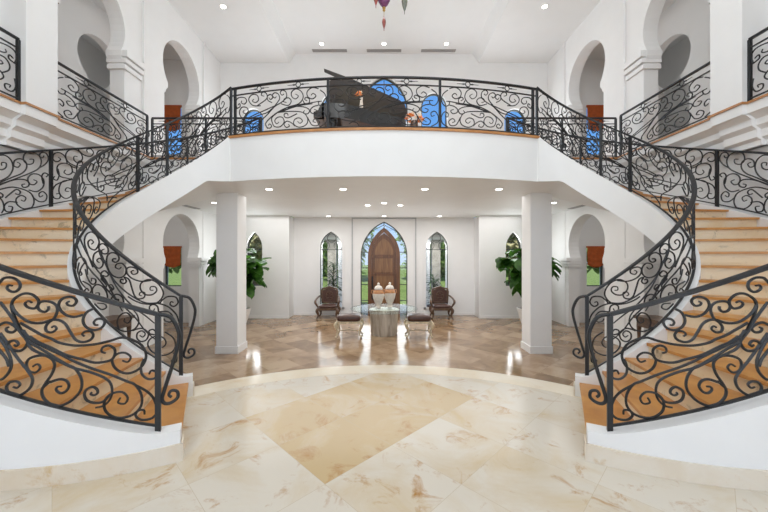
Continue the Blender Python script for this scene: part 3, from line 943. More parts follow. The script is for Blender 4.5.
# ------------------------------------------------------------------ foyer front wall
wl = pointed(.285, .64, 2.05, 2.64, -4.80); wr = [(-x, z) for x, z in reversed(wl)]
mb = MB()
wall_open(mb, -XW, -3.53, ZL, ZC, [(wl, .64)], 'y', YB, YB + .25)
wall_open(mb, 3.53, XW, ZL, ZC, [(wr, .64)], 'y', YB, YB + .25)
struct(mb.build('wall_front_sides', M['paint']))
ml = pointed(.46, -.33, 2.02, 2.72, -2.07); mr = [(-x, z) for x, z in reversed(ml)]
dr = pointed(.92, ZL, 1.75, 3.10, 0)
mb = MB()
wall_open(mb, -3.53, 3.53, ZL, ZC, [(ml, -.33), (mr, -.33), (dr, ZL)], 'y', YF, YF + .3)
mb.box(-3.78, -3.53, YB + .2, YF + .3, ZL, ZC); mb.box(3.53, 3.78, YB + .2, YF + .3, ZL, ZC)
struct(mb.build('wall_front', M['paint']))
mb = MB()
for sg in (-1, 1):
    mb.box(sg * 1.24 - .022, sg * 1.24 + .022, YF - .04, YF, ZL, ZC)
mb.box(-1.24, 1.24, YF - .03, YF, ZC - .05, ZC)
struct(mb.build('trim_door_bay', M['groove_shade']))  # grey strips drawn for groove lines, their shade is in the colour
mb = MB()
mb.box(-3.53, -.93, YF - .02, YF, ZL, ZL + .1); mb.box(.93, 3.53, YF - .02, YF, ZL, ZL + .1)
mb.box(-XW, -3.53, YB - .02, YB, ZL, ZL + .1); mb.box(3.53, XW, YB - .02, YB, ZL, ZL + .1)
struct(mb.build('baseboard_front', M['trimp']))
for out, c in ((wl, -4.8), (wr, 4.8)):
    window(out, YB + .08, 0, .035, bars=[('h', c - .28, c + .28, 2.0), ('h', c - .28, c + .28, 1.45)])
for out, c in ((ml, -2.07), (mr, 2.07)):
    r_ = .17
    cusps = []
    for q in ((c - .26, 2.16), (c + .26, 2.16), (c, 2.46)):
        cusps.append(('c', [(q[0] + r_ * cos(t), q[1] + r_ * sin(t)) for t in frange(0, 2 * pi, 14)]))
    fr = window(out, YF + .1, 0, .03, bars=[('h', c - .44, c + .44, 2.0)] + cusps)
    mb = MB(); ring_of(mb, [(x + (x - c) * .1, z + (.06 if z > 2 else 0)) for x, z in out], .075, YF - .035, YF + .01, 'y')
    mb.build('white_surround', M['trimp'], fr)

# ------------------------------------------------------------------ door
mb = MB(); ring_of(mb, dr, .035, YF + .08, YF + .16, 'y', False)
d = struct(mb.build('door_1', M['lead']))
dfo = pointed(.63, ZL, 1.72, 2.86, 0)
mb = MB()
n_ = len(dr)
MB().prism(dr, YF + .115, YF + .125, 'y').build('sidelight_pane', M['pane'], d)
mb = MB()
for z in (-.0, .62, 1.28, 1.9):
    mb.box(-.9, -.5, YF + .1, YF + .14, z - .014, z + .014); mb.box(.5, .9, YF + .1, YF + .14, z - .014, z + .014)
mb.box(-.014, .014, YF + .1, YF + .14, 2.8, 3.08)
mb.tube([(-.78, YF + .12, 2.3), (-.5, YF + .12, 2.72), (0, YF + .12, 2.98), (.5, YF + .12, 2.72), (.78, YF + .12, 2.3)], .012, 5)
mb.build('glazing_bar', M['lead'], d)
mb = MB(); ring_of(mb, dfo, .15, YF + .0, YF + .16, 'y', False); mb.build('door_frame', M['door'], d, 30)
dl = pointed(.50, ZL, 1.72, 2.66, 0)
lf = MB().prism(dl, YF + .06, YF + .11, 'y').build('door_leaf', M['door'], d)
mb = MB()
for z0, z1 in ((ZL + .12, .98), (1.10, 1.66)):
    mb.box(-.36, .36, YF + .045, YF + .065, z0, z1)
mb.prism(pointed(.36, 1.80, 1.84, 2.44, 0), YF + .045, YF + .065, 'y')
mb.build('raised_panel', M['doorpanel'], lf)
mb = MB()
for z0 in (ZL + .08, 1.06):
    mb.box(-.41, -.38, YF + .03, YF + .06, z0, z0 + (.98 if z0 < 0 else .64)); mb.box(.38, .41, YF + .03, YF + .06, z0, z0 + (.98 if z0 < 0 else .64))
for z in (1.02, 1.73):
    mb.box(-.47, .47, YF + .02, YF + .065, z - .04, z + .04)
mb.build('rail', M['door'], lf)
h_ = MB().tube([(-.46, YF + .02, .85), (-.46, YF - .04, .83), (-.46, YF - .05, .5), (-.46, YF - .04, .12), (-.46, YF + .02, .1)], .02, 7)
h_.box(-.49, -.43, YF - .0, YF + .03, .05, .95)
h_.build('handle', M['iron'], lf, 40)

# ------------------------------------------------------------------ upper back wall
cw = pointed(.88, ZB + .02, 7.2, 8.42, 0)
ops = [(cw, ZB + .02)]
for sg in (-1, 1):
    o = rounded(.48, ZB + .02, 7.28, sg * 1.86, 16, 1.1); ops.append((o, ZB + .02))
    o = rounded(.40, ZB + .02, 6.78, sg * 4.86, 16, 1.1); ops.append((o, ZB + .02))
mb = wall_open(MB(), -XW - .3, XW + .3, ZB, 9.3, ops, 'y', YB, YB + .25)
struct(mb.build('wall_back_upper', M['paint']))
for (o, zb_) in ops:
    l = min(p[0] for p in o); r = max(p[0] for p in o); zt = max(p[1] for p in o)
    bars = [('v', zb_, zt - .02, (l + r) / 2)] if r - l > 1.2 else []
    window(o, YB + .1, 0, .04, bars=bars + [('h', l, r, 6.6 if r - l > 1.2 else 5.6)])
# rear and side shell behind the camera
rect2 = lambda x0, x1, z0, z1: [(x0, z0), (x0, z1), ((x0 + x1) / 2, z1 + .0005), (x1, z1), (x1, z0)]
o1 = rect2(-4.5, 4.5, .3, 8.2)
mb = wall_open(MB(), -9.5, 9.5, -.1, 9.4, [(o1, .3)], 'y', -6.3, -6)
struct(mb.build('wall_rear', M['paint']))
window(o1, -6.2, 0, .08, bars=[('h', -4.5, 4.5, 2.6), ('h', -4.5, 4.5, 5.4), ('v', .3, 8.2, -1.5), ('v', .3, 8.2, 1.5)], frame_mat='trimp')
struct(MB().box(-9.6, 9.6, -6.3, YB + .2, 9.4, 9.6).build('ceiling_roof', M['ceil']))

# ------------------------------------------------------------------ ceiling fittings
def downlight(loc, label, group, tilt=None):
    r = thing('recessed_downlight', label, 'ceiling light', loc, group)
    x, y, z = loc
    MB().lathe([(.085, -.012), (.09, -.008), (.09, 0), (.06, 0), (.06, -.010)], loc, 20).build('ring', M['ring_m'], r, 40)
    MB().lathe([(.07, -.018), (.07, -.011)], loc, 20).build('lens', M['lamp'], r)
    return r


proto = None
for i, (x, nm) in enumerate(((-2.56, 'leftmost'), (-.91, 'second from left'), (.91, 'second from right'), (2.56, 'rightmost'))):
    lab = 'recessed downlight in the front row under the balcony, %s' % nm
    if proto is None:
        proto = downlight((x, 7.4, ZC), lab, 'downlights under the balcony')
    else:
        copy_tree(proto, (x, 7.4, ZC), lab)
for x, y, lab in ((-.48, 9.75, 'small downlight above the round table, left of three'), (0, 9.35, 'small downlight above the round table, middle of three'),
                  (.48, 9.75, 'small downlight above the round table, right of three'), (0, 12.35, 'recessed downlight just in front of the arched door'),
                  (-2.07, 12.4, 'recessed downlight above the arched window left of the door'), (2.07, 12.4, 'recessed downlight above the arched window right of the door'),
                  (-4.75, 9.3, 'recessed downlight beside the left square column'), (4.75, 9.3, 'recessed downlight beside the right square column')):
    copy_tree(proto, (x, y, ZC), lab)
for x, y, z, lab in ((-4.6, 9.5, 8.9, 'downlight in the high ceiling above the left arches'), (4.6, 9.5, 8.9, 'downlight in the high ceiling above the right arches'),
                     (-2.2, 11.7, 9.24, 'downlight in the high ceiling above the left ceiling vent'), (0, 11.7, 9.24, 'downlight in the high ceiling above the middle ceiling vent'),
                     (2.2, 11.7, 9.24, 'downlight in the high ceiling above the right ceiling vent')):
    o = copy_tree(proto, (x, y, z), lab); o['group'] = 'downlights in the high ceiling'

def vent(x0, x1, y0, y1, z, label, group):
    r = thing('ceiling_vent', label, 'air vent', ((x0 + x1) / 2, (y0 + y1) / 2, z), group)
    mb = MB()
    mb.box(x0, x1, y0, y0 + .015, z - .015, z); mb.box(x0, x1, y1 - .015, y1, z - .015, z)
    mb.box(x0, x0 + .015, y0, y1, z - .015, z); mb.box(x1 - .015, x1, y0, y1, z - .015, z)
    mb.build('frame', M['vent'], r)
    mb = MB()
    if x1 - x0 > y1 - y0:
        for k in range(3):
            yy = y0 + (y1 - y0) * (k + 1) / 4
            mb.box(x0, x1, yy - .015, yy + .01, z - .012, z - .002)
    else:
        for k in range(3):
            xx = x0 + (x1 - x0) * (k + 1) / 4
            mb.box(xx - .015, xx + .01, y0, y1, z - .012, z - .002)
    mb.build('slat', M['vent'], r)
for xc, nm in ((-1.98, 'left'), (0, 'middle'), (1.98, 'right')):
    vent(xc - .63, xc + .63, 12.02, 12.18, 9.24, 'long slim vent in the high ceiling, %s of three' % nm, 'vents in the high ceiling')
for sg, nm in ((-1, 'left'), (1, 'right')):
    xs = sorted((sg * 5.98, sg * 5.80))
    vent(xs[0], xs[1], 9.05, 10.5, ZC, 'slim dark vent along the %s arcade under the balcony' % nm, 'vents under the balcony')

# ------------------------------------------------------------------ chandelier
cy = 4.6
r = thing('moroccan_chandelier', 'chandelier of coloured glass lanterns hanging into the top of the view', 'chandelier', (0, cy, 9.24))
MB().tube([(0, cy, 9.22), (0, cy, 6.1)], .012, 8).build('rod', M['brass'], r)
MB().lathe([(.09, 9.20), (.07, 9.23), (.02, 9.24)], (0, cy, 0), 16).build('ceiling_rose', M['brass'], r, 40)
def lantern(x, y, zbot, hh, rr, mat, parent, nm):
    MB().lathe([(.004, 0), (.006, hh * .12), (rr * .35, hh * .2), (rr * .8, hh * .4), (rr, hh * .58), (rr * .85, hh * .75), (rr * .4, hh * .88), (.006, hh)], (x, y, zbot), 14).build(nm, mat, parent, 50)
MB().lathe([(.012, 5.14), (.022, 5.155), (.012, 5.17), (.026, 5.185), (.014, 5.20)], (0, cy, 0), 14).build('brass_finial', M['brass'], r, 50)
MB().lathe([(.02, 5.20), (.055, 5.235), (.09, 5.30), (.115, 5.40), (.11, 5.5), (.07, 5.62), (.03, 5.7), (.03, 6.1)], (0, cy, 0), 20).build('centre_lantern', M['purple'], r, 50)
MB().tube([(0, cy, 5.15), (0, cy, 5.06)], .003, 5).build('wire', M['brass'], r)
lantern(0, cy, 4.87, .2, .028, M['redglass'], r, 'drop_pendant')
for x, y, zb_, mt in ((.285, 4.6, 5.10, 'greyglass'), (-.11, 4.5, 5.11, 'redglass'), (-.30, 4.62, 5.5, 'greyglass'), (-.12, 4.88, 5.6, 'purple'), (.16, 4.88, 5.6, 'redglass'), (.13, 4.32, 5.5, 'purple')):
    MB().tube([(0, cy, 5.75), (x * .6, cy + (y - cy) * .6, zb_ + .75), (x, y, zb_ + .6), (x, y, zb_ + .28)], .007, 6).build('arm', M['brass'], r, 50)
    lantern(x, y, zb_, .30, .042, M[mt], r, 'side_lantern')

# ------------------------------------------------------------------ grand piano on the balcony
def outline_piano(x0, y0, L, W, g=0):
    """keyboard at the left (x0), straight spine at the back (y0 + W), tail to the right"""
    pts = [(0, 0), (.14, 0), (.30, .05), (.46, .19), (.62, .34), (.78, .45), (.91, .53), (.975, .63), (1, .76), (.985, .9), (.95, 1.0), (0, 1.0)]
    s = catmull(pts[1:11], 4)
    s = [pts[0]] + s + [pts[-1]]
    return [(x0 + a * L, y0 + b * W) for a, b in s]
px0, py0, PL, PW = -1.38, 7.35, 1.96, 1.45
r = thing('grand_piano', 'black grand piano with raised lid on the balcony behind the railing', 'piano', (px0 + 1, py0 + .7, ZB))
ol = outline_piano(px0, py0, PL, PW)
MB().prism(ol, ZB + .66, ZB + .98).build('case', M['piano'], r, 30)
MB().prism([(px0 + .12 + (x - px0) * .9, py0 + .06 + (y - py0) * .92) for x, y in ol], ZB + .975, ZB + .985).build('soundboard', M['brass'], r)
# lid turns about the spine
th = rad(37)
def lidp(x, y, t):
    dd = (py0 + PW) - y
    return (x, py0 + PW - dd * cos(th) - t * sin(th), ZB + 1.0 + dd * sin(th) + t * cos(th))
mb = MB(); lo_ = [(0, 0), (.3, .15), (.6, .33), (.9, .51), (.965, .58), (1, .70), (.985, .88), (.95, 1), (0, 1), (0, .27), (.03, .20), (.10, .165), (.25, .185), (.12, .11), (0, .035)]
lo_ = [(px0 + a * PL, py0 + b * PW) for a, b in lo_]
n_ = len(lo_)
vs = [lidp(x, y, 0) for x, y in lo_] + [lidp(x, y, .03) for x, y in lo_]
fs = [list(range(n_ - 1, -1, -1)), list(range(n_, 2 * n_))] + [(i, (i + 1) % n_, n_ + (i + 1) % n_, n_ + i) for i in range(n_)]
mb.add(vs, fs).build('lid', M['pianolid'], r, 30)
p1 = lidp(px0 + .6, py0 + .45, 0)
MB().tube([(px0 + .5, py0 + .2, ZB + .98), p1], .012, 6).build('lid_prop', M['piano'], r)
MB().box(px0 - .16, px0 + .02, py0 + .02, py0 + PW - .02, ZB + .66, ZB + .74).build('key_bed', M['piano'], r)
MB().box(px0 - .13, px0 - .02, py0 + .12, py0 + PW - .12, ZB + .74, ZB + .765).build('keyboard', M['white_key'], r)
for yy in (py0 + .0, py0 + PW - .1):
    MB().prism([(px0 - .18, ZB + .66), (px0 + .05, ZB + .66), (px0 + .05, ZB + .98), (px0 - .02, ZB + .96), (px0 - .08, ZB + .82), (px0 - .18, ZB + .78)], yy, yy + .1, 'y').build('cheek', M['piano'], r)
MB().box(px0 + .1, px0 + .13, py0 + .35, py0 + PW - .35, ZB + .98, ZB + 1.25).build('music_desk', M['piano'], r)
for x, y in ((px0 + .22, py0 + .18), (px0 + .22, py0 + PW - .18), (px0 + PL - .35, py0 + PW * .78)):
    MB().lathe([(.04, 0), (.04, .05), (.035, .1), (.06, .2), (.085, .5), (.09, .66)], (x, y, ZB), 10).build('leg', M['piano'], r, 40)
mb = MB()
mb.box(px0 + .06, px0 + .1, py0 + .62, py0 + .66, ZB + .12, ZB + .66); mb.box(px0 + .06, px0 + .1, py0 + .8, py0 + .84, ZB + .12, ZB + .66)
mb.box(px0 - .02, px0 + .16, py0 + .58, py0 + .88, ZB + .08, ZB + .14)
mb.build('pedal_lyre', M['piano'], r)

# flowers: bouquet in a stand beside the piano, small one on the piano
def bouquet(x, y, z, R, n, parent, mats, nm='flower'):
    for i in range(n):
        a = random.uniform(0, 2 * pi); e = random.uniform(.1, 1.4)
        q = (x + R * cos(a) * cos(e), y + R * sin(a) * cos(e), z + R * sin(e) * .9)
        mb = MB()
        for k in range(6):
            w = 2 * pi * k / 6
            c_ = [(q[0], q[1], q[2])]
            for aa, rr in ((w - .45, .035), (w, .06), (w + .45, .035)):
                c_.append((q[0] + rr * cos(aa), q[1] + rr * sin(aa) * .6 - .02, q[2] + rr * sin(aa)))
            mb.add(c_, [(0, 1, 2, 3)])
        mb.lathe([(.005, -.02), (.022, 0), (.005, .02)], q, 8)
        mb.build(nm, mats[i % len(mats)], parent)
r = thing('flower_stand', 'orange flowers in a dark iron stand, right of the piano', 'flowers', (.72, 7.9, ZB))
MB().lathe([(.05, .48), (.09, .55), (.1, .68), (.08, .80)], (.72, 7.9, ZB), 12).build('vase', M['darkwood'], r, 40)
for k in range(3):
    w = 2 * pi * k / 3 + .5
    MB().tube([(.72 + .16 * cos(w), 7.9 + .16 * sin(w), ZB), (.72 + .06 * cos(w), 7.9 + .06 * sin(w), ZB + .3), (.72 + .1 * cos(w), 7.9 + .1 * sin(w), ZB + .62)], .012, 6).build('leg', M['iron'], r, 40)
bouquet(.72, 7.9, ZB + .80, .2, 18, r, [M['petal'], M['petal'], M['petal2']])
r = thing('flower_vase', 'slim white vase with orange flowers standing in the open piano', 'flowers', (-.52, 7.62, ZB + .985))
MB().lathe([(.035, 0), (.045, .05), (.03, .16), (.035, .24)], (-.52, 7.62, ZB + .985), 12).build('vase', M['urn'], r, 40)
bouquet(-.55, 7.60, ZB + 1.25, .08, 7, r, [M['petal'], M['petal2']])

# ------------------------------------------------------------------ round table, urns, stools, chairs
ty = 9.85
r = thing('round_table', 'round glass table on a pale stone drum in front of the door', 'table', (0, ty, ZL))
mb = MB(); prof = [(.38, 0), (.395, .05), (.40, .3), (.42, .6), (.435, .735), (.40, .742)]
n = 36; vs = []; fs = []
for rr, z in prof:
    for k in range(n):
        w = 2 * pi * k / n
        q = rr * (1 + .018 * sin(7 * w + z * 3) + .012 * sin(13 * w - z * 5))
        vs.append((q * cos(w), ty + q * sin(w), ZL + z))
for i in range(len(prof) - 1):
    for k in range(n):
        l = (k + 1) % n
        fs.append((i * n + k, i * n + l, (i + 1) * n + l, (i + 1) * n + k))
fs.append([(len(prof) - 1) * n + k for k in range(n)])
mb.add(vs, fs).build('drum_base', M['trunk'], r, 50)
MB().lathe([(.97, .744), (.985, .75), (.985, .764), (.97, .77)], (0, ty, ZL), 64).build('glass_top', M['tableglass'], r, 40)
MB().tube([(.987 * cos(w), ty + .987 * sin(w), ZL + .757) for w in frange(0, 2 * pi, 64)[:-1]], .004, 6, closed=True).build('rim', M['lead'], r, 60)

def urn(x, lab, fl):
    z = ZL + .771
    ty = 9.85 + (.12 if fl else -.05)
    r = thing('lidded_urn', lab, 'urn', (x, ty, z), 'lidded urns on the round table')
    MB().lathe([(.07, 0), (.085, .02), (.07, .05), (.06, .08), (.10, .16), (.15, .28), (.17, .38), (.166, .44)], (x, ty, z), 24).build('body', M['urn'], r, 60)
    MB().lathe([(.168, .435), (.165, .47), (.15, .51), (.10, .54), (.10, .55)], (x, ty, z), 24).build('shoulder', M['urnband'], r, 60)
    MB().lathe([(.12, .55), (.125, .57), (.115, .60), (.09, .645), (.035, .67), (.022, .685), (.04, .705), (.034, .73), (.01, .755)], (x, ty, z), 20).build('lid', M['urn'], r, 60)
    for sg in (-1, 1):
        MB().tube([(x + sg * .155, ty, z + .40), (x + sg * .205, ty, z + .46), (x + sg * .19, ty, z + .53), (x + sg * .12, ty, z + .53)], .014, 7).build('handle', M['urnband'], r, 60)
urn(-.165, 'white and terracotta lidded urn on the round table, the left one', 0)
urn(.175, 'white and terracotta lidded urn on the round table, the right one', 1)


def rbox(mb, x0, x1, y0, y1, z0, z1, b):
    """soft cushion block"""
    n = 10; vs = []; fs = []
    cx_, cy_ = (x0 + x1) / 2, (y0 + y1) / 2; hx, hy = (x1 - x0) / 2, (y1 - y0) / 2
    rings = [(.80, 0), (.96, .12), (1, .35), (1, .6), (.95, .82), (.8, .95), (.45, 1.0)]
    m = 32
    for k, h in rings:
        for i in range(m):
            w = 2 * pi * i / m
            c, s = cos(w), sin(w)
            e = .35
            x = cx_ + hx * k * (abs(c) ** e) * (1 if c >= 0 else -1)
            y = cy_ + hy * k * (abs(s) ** e) * (1 if s >= 0 else -1)
            vs.append((x, y, z0 + (z1 - z0) * h))
    for j in range(len(rings) - 1):
        for i in range(m):
            l = (i + 1) % m
            fs.append((j * m + i, j * m + l, (j + 1) * m + l, (j + 1) * m + i))
    fs.append(list(range(m - 1, -1, -1))); fs.append([(len(rings) - 1) * m + i for i in range(m)])
    mb.add(vs, fs)
    return mb


def stool(x, y, lab):
    r = thing('carved_stool', lab, 'stool', (x, y, ZL), 'carved stools at the round table')
    rbox(MB(), x - .34, x + .34, y - .24, y + .24, ZL + .46, ZL + .64, .1).build('cushion', M['leather'], r, 60)
    MB().box(x - .33, x + .33, y - .21, y + .21, ZL + .40, ZL + .46).build('apron', M['cream_wood'], r)
    for i in (-1, 1):
        for j in (-1, 1):
            P = catmull([(x + i * .33, y + j * .2, ZL + .45), (x + i * .37, y + j * .23, ZL + .36), (x + i * .31, y + j * .19, ZL + .2), (x + i * .32, y + j * .2, ZL + .08), (x + i * .37, y + j * .23, ZL + .02)], 4)
            MB().tube(P, [.04, .05, .045, .03, .025, .022, .024, .035], 8).build('leg', M['cream_wood'], r, 60)
    mb = MB()
    for i in (-1, 1):
        mb.tube([(x + i * .31, y - .2, ZL + .16), (x + i * .31, y + .2, ZL + .16)], .014, 6)
    mb.tube([(x - .31, y, ZL + .16), (x, y, ZL + .19), (x + .31, y, ZL + .16)], .014, 6)
    mb.build('stretcher', M['cream_wood'], r, 60)
stool(-1.0, 9.55, 'brown cushioned stool with cream carved legs, left of the round table')
stool(1.0, 9.55, 'brown cushioned stool with cream carved legs, right of the round table')


def chair(x, y, lab):
    r = thing('carved_armchair', lab, 'armchair', (x, y, ZL), 'carved armchairs by the front wall')
    w = .33
    rbox(MB(), x - w, x + w, y - .32, y + .26, ZL + .40, ZL + .50, .1).build('seat', M['leather'], r, 60)
    MB().box(x - w, x + w, y - .31, y + .27, ZL + .31, ZL + .40).build('seat_frame', M['darkwood'], r)
    mb = MB()
    out = [(x - .30, ZL + .5), (x - .34, ZL + .95), (x - .30, ZL + 1.08), (x - .15, ZL + 1.12), (x, ZL + 1.17), (x + .15, ZL + 1.12), (x + .30, ZL + 1.08), (x + .34, ZL + .95), (x + .30, ZL + .5)]
    ring_of(mb, out, .07, y + .22, y + .30, 'y', True)
    b = mb.build('backrest', M['darkwood'], r)
    MB().prism([(x - .25, ZL + .56), (x + .25, ZL + .56), (x + .27, ZL + 1.0), (x, ZL + 1.10), (x - .27, ZL + 1.0)], y + .24, y + .28, 'y').build('carved_panel', M['leather'], b)
    mb = MB()
    for k in range(5):
        a = 2 * pi * k / 5 + pi / 2
        mb.lathe([(.01, -.012), (.05, 0), (.01, .012)], (x + .1 * cos(a), y + .235, ZL + .8 + .1 * sin(a)), 10, 1, .4)
    mb.tube([(x + .13 * cos(t), y + .235, ZL + .8 + .17 * sin(t)) for t in frange(0, 2 * pi, 20)[:-1]], .014, 6, closed=True)
    mb.build('carving', M['darkwood'], b, 60)
    for i in (-1, 1):
        P = catmull([(x + i * .33, y + .24, ZL + .80), (x + i * .38, y + .05, ZL + .78), (x + i * .42, y - .22, ZL + .70), (x + i * .43, y - .34, ZL + .62), (x + i * .39, y - .30, ZL + .52), (x + i * .34, y - .24, ZL + .42)], 4)
        MB().tube(P, [.03, .032, .035, .045, .04, .032, .03], 8).build('armrest', M['darkwood'], r, 60)
        for yy, o in ((y - .28, -1), (y + .24, 1)):
            P = catmull([(x + i * .31, yy, ZL + .40), (x + i * .37, yy + o * .03, ZL + .30), (x + i * .33, yy, ZL + .15), (x + i * .36, yy + o * .03, ZL + .05), (x + i * .39, yy + o * .05, ZL + .025)], 4)
            MB().tube(P, [.05, .06, .05, .035, .028, .03, .045], 8).build('leg', M['darkwood'], r, 60)
chair(-2.08, 12.45, 'carved dark wood armchair standing left of the front door')
chair(2.14, 12.45, 'carved dark wood armchair standing right of the front door')

# ------------------------------------------------------------------ indoor fig plants
def leaf(mb, p, dirv, up, L_, W_, droop=.25):
    from mathutils import Vector
    d = Vector(dirv).normalized(); u = Vector(up)
    s = d.cross(u).normalized(); nrm = s.cross(d)
    st = [(0, .04), (.2, .5), (.45, .95), (.7, 1.0), (.9, .6), (1.0, .05)]
    vs = []; fs = []
    for t, w in st:
        c = Vector(p) + d * (t * L_) - Vector((0, 0, 1)) * (droop * L_ * t * t)
        for k in (-1, 0, 1):
            vs.append(c + s * (k * w * W_ * .5) + nrm * (.12 * W_ * abs(k)))
    for i in range(len(st) - 1):
        for k in range(2):
            a = i * 3 + k
            fs.append((a, a + 1, a + 4, a + 3))
    mb.add(vs, fs)


def fig(x, y, lab):
    rnd = random.Random(int(x * 100) + 999)
    r = thing('fiddle_leaf_fig', lab, 'potted plant', (x, y, ZL), 'potted figs beside the columns')
    MB().lathe([(.14, 0), (.17, .02), (.25, .25), (.32, .5), (.34, .58), (.32, .585), (.30, .54)], (x, y, ZL), 28).build('pot', M['pot'], r, 50)
    MB().lathe([(.02, .52), (.30, .54)], (x, y, ZL), 24).build('soil', M['soil'], r)
    st = MB()
    tips = []
    for k in range(5):
        w = 2 * pi * k / 5 + .4
        q = [(x, y, ZL + .5), (x + .12 * cos(w), y + .12 * sin(w), ZL + 1.1), (x + .5 * cos(w), y + .40 * sin(w), ZL + 1.75 + .12 * (k % 3)), (x + .72 * cos(w), y + .5 * sin(w), ZL + 2.2 + .3 * (k % 2))]
        q = catmull(q, 5); st.tube(q, .015, 6); tips += q[7:]
    st.build('stem', M['stemm'], r, 60)
    lv = MB()
    for i in range(130):
        p = rnd.choice(tips)
        a = rnd.uniform(0, 2 * pi); e = rnd.uniform(-.5, .5)
        dv = (cos(a) * cos(e), sin(a) * cos(e), sin(e))
        leaf(lv, p, dv, (0, 0, 1), rnd.uniform(.38, .56), rnd.uniform(.32, .46), rnd.uniform(.25, .7))
    o = lv.build('foliage', M['leaf'], r, 60)
    return r
fig(-4.76, 11.0, 'broad leaved green fig in a white pot behind the left column')
fig(4.76, 11.0, 'broad leaved green fig in a white pot behind the right column')

# ------------------------------------------------------------------ outdoors
struct(MB().box(-60, 60, 16.8, 90, -.95, -.72).build('ground_lawn', M['lawn']))
struct(MB().box(-60, 60, 13.3, 16.8, -.95, -.70).build('ground_paving', M['paving']))
struct(MB().box(-3.4, -1.5, 13.3, 16.4, 2.5, 2.7).build('ceiling_porch_left', M['ceil_low']))
struct(MB().box(1.5, 3.4, 13.3, 16.4, 2.5, 2.7).build('ceiling_porch_right', M['ceil_low']))
for x, y, nm in ((-2.86, 15, 'outer white porch column seen through the arched window left of the door'), (2.86, 15, 'outer white porch column seen through the arched window right of the door'),
              (-1.98, 15, 'inner white porch column seen through the arched window left of the door'), (1.98, 15, 'inner white porch column seen through the arched window right of the door')):
    r = thing('porch_column', nm, 'column', (x, y, -.7), 'porch columns')
    MB().lathe([(.16, 0), (.16, .1), (.10, .14), (.09, 2.95), (.15, 3.05), (.15, 3.2)], (x, y, -.7), 20).build('shaft', M['trimp'], r, 40)
for x, nm in ((-2.42, 'broad grey stone pier on the porch, left of the door'), (2.42, 'broad grey stone pier on the porch, right of the door')):
    r = thing('porch_pier', nm, 'column', (x, 15.6, -.7), 'porch piers')
    MB().box(x - .2, x + .2, 15.4, 15.8, -.7, 2.35).build('shaft', M['pierst'], r)
    MB().prism([(x - .2, 2.35), (x - .34, 2.5), (x + .34, 2.5), (x + .2, 2.35)], 15.3, 15.9, 'y').build('capital', M['pierst'], r)


def spiky(x, y, lab, nl, Hh, mat):
    rnd = random.Random(int(x * 100) + 50)
    r = thing('porch_plant', lab, 'potted plant', (x, y, -.7), 'plants on the porch')
    MB().lathe([(.2, 0), (.26, .3), (.28, .42), (.2, .43)], (x, y, -.7), 18).build('pot', M['leather'], r, 40)
    lv = MB()
    for i in range(nl):
        a = rnd.uniform(0, 2 * pi); z = -.3 + rnd.uniform(0, Hh)
        e = rnd.uniform(.1, 1.2)
        leaf(lv, (x, y, z), (cos(a) * cos(e), sin(a) * cos(e), sin(e)), (0, 0, 1) if e < 1 else (1, 0, 0), rnd.uniform(.4, .7), rnd.uniform(.05, .09), .45)
    lv.tube([(x, y, -.4), (x, y, -.3 + Hh)], .025, 6)
    lv.build('foliage', mat, r)
spiky(-2.1, 13.75, 'tall dark spiky plant on the porch behind the left armchair', 130, 1.75, M['frond'])
spiky(2.05, 13.75, 'low dark spiky plant on the porch behind the right armchair', 110, 1.15, M['frond'])


def tree(x, y, Hh, R, lab, mat, n=1100, ls=.5):
    rnd = random.Random(int(x * 37 + y))
    r = thing('garden_tree', lab, 'tree', (x, y, -.72), 'garden trees')
    MB().tube([(x, y, -.72), (x + .1, y, Hh * .3), (x, y, Hh * .6)], [.22, .18, .1], 8).build('trunk', M['stemm'], r, 60)
    lv = MB()
    for i in range(n):
        while True:
            q = [rnd.uniform(-1, 1) for _ in range(3)]
            if .25 < sum(c * c for c in q) < 1:
                break
        z = Hh * .62 + q[2] * Hh * .42
        if z < -.3:
            continue
        p = (x + q[0] * R, y + q[1] * R, z)
        a = rnd.uniform(0, 2 * pi); e = rnd.uniform(-1, 1)
        leaf(lv, p, (cos(a), sin(a), e), (0, 0, 1), ls * rnd.uniform(.7, 1.3), ls * .7, .3)
    lv.build('foliage', mat, r)
for x, y, h_, R, lab, mt in ((-10.5, 27, 7, 3.2, 'large green garden tree seen through the left wall windows', 'tree1'), (10.5, 27, 7, 3.2, 'large green garden tree seen through the right wall windows', 'tree1'),
                             (-4.2, 33, 7.5, 3.4, 'garden tree seen through the glass left of the door', 'tree1'), (4.4, 34, 8, 3.6, 'garden tree seen through the glass right of the door', 'tree1'),
                             (-8.2, 21.5, 4.8, 2.1, 'pale leaved garden tree beyond the left fig', 'tree2'), (8.2, 21.5, 4.8, 2.1, 'pale leaved garden tree beyond the right fig', 'tree2'),
                             (-13.4, 19.5, 4.2, 2.4, 'garden tree behind the left passage window', 'tree1'), (13.4, 19.5, 4.2, 2.4, 'garden tree behind the right passage window', 'tree1')):
    tree(x, y, h_, R, lab, M[mt])
for x0, x1, lab in ((-20, -2.5, 'clipped green hedge across the lawn, left of the door'), (2.5, 20, 'clipped green hedge across the lawn, right of the door')):
    rnd = random.Random(int(x0))
    r = thing('garden_hedge', lab, 'hedge', ((x0 + x1) / 2, 40, -.72), 'garden hedges')
    MB().box(x0 + .3, x1 - .3, 39.6, 40.6, -.72, 3.6).build('hedge_core', M['tree1'], r)
    lv = MB()
    for i in range(1500):
        a = rnd.uniform(0, 2 * pi)
        leaf(lv, (rnd.uniform(x0, x1), rnd.uniform(39.3, 39.8), rnd.uniform(-.6, 3.9)), (cos(a), -.5, sin(a)), (0, 0, 1), .6, .4, .3)
    lv.build('foliage', M['tree1'], r)

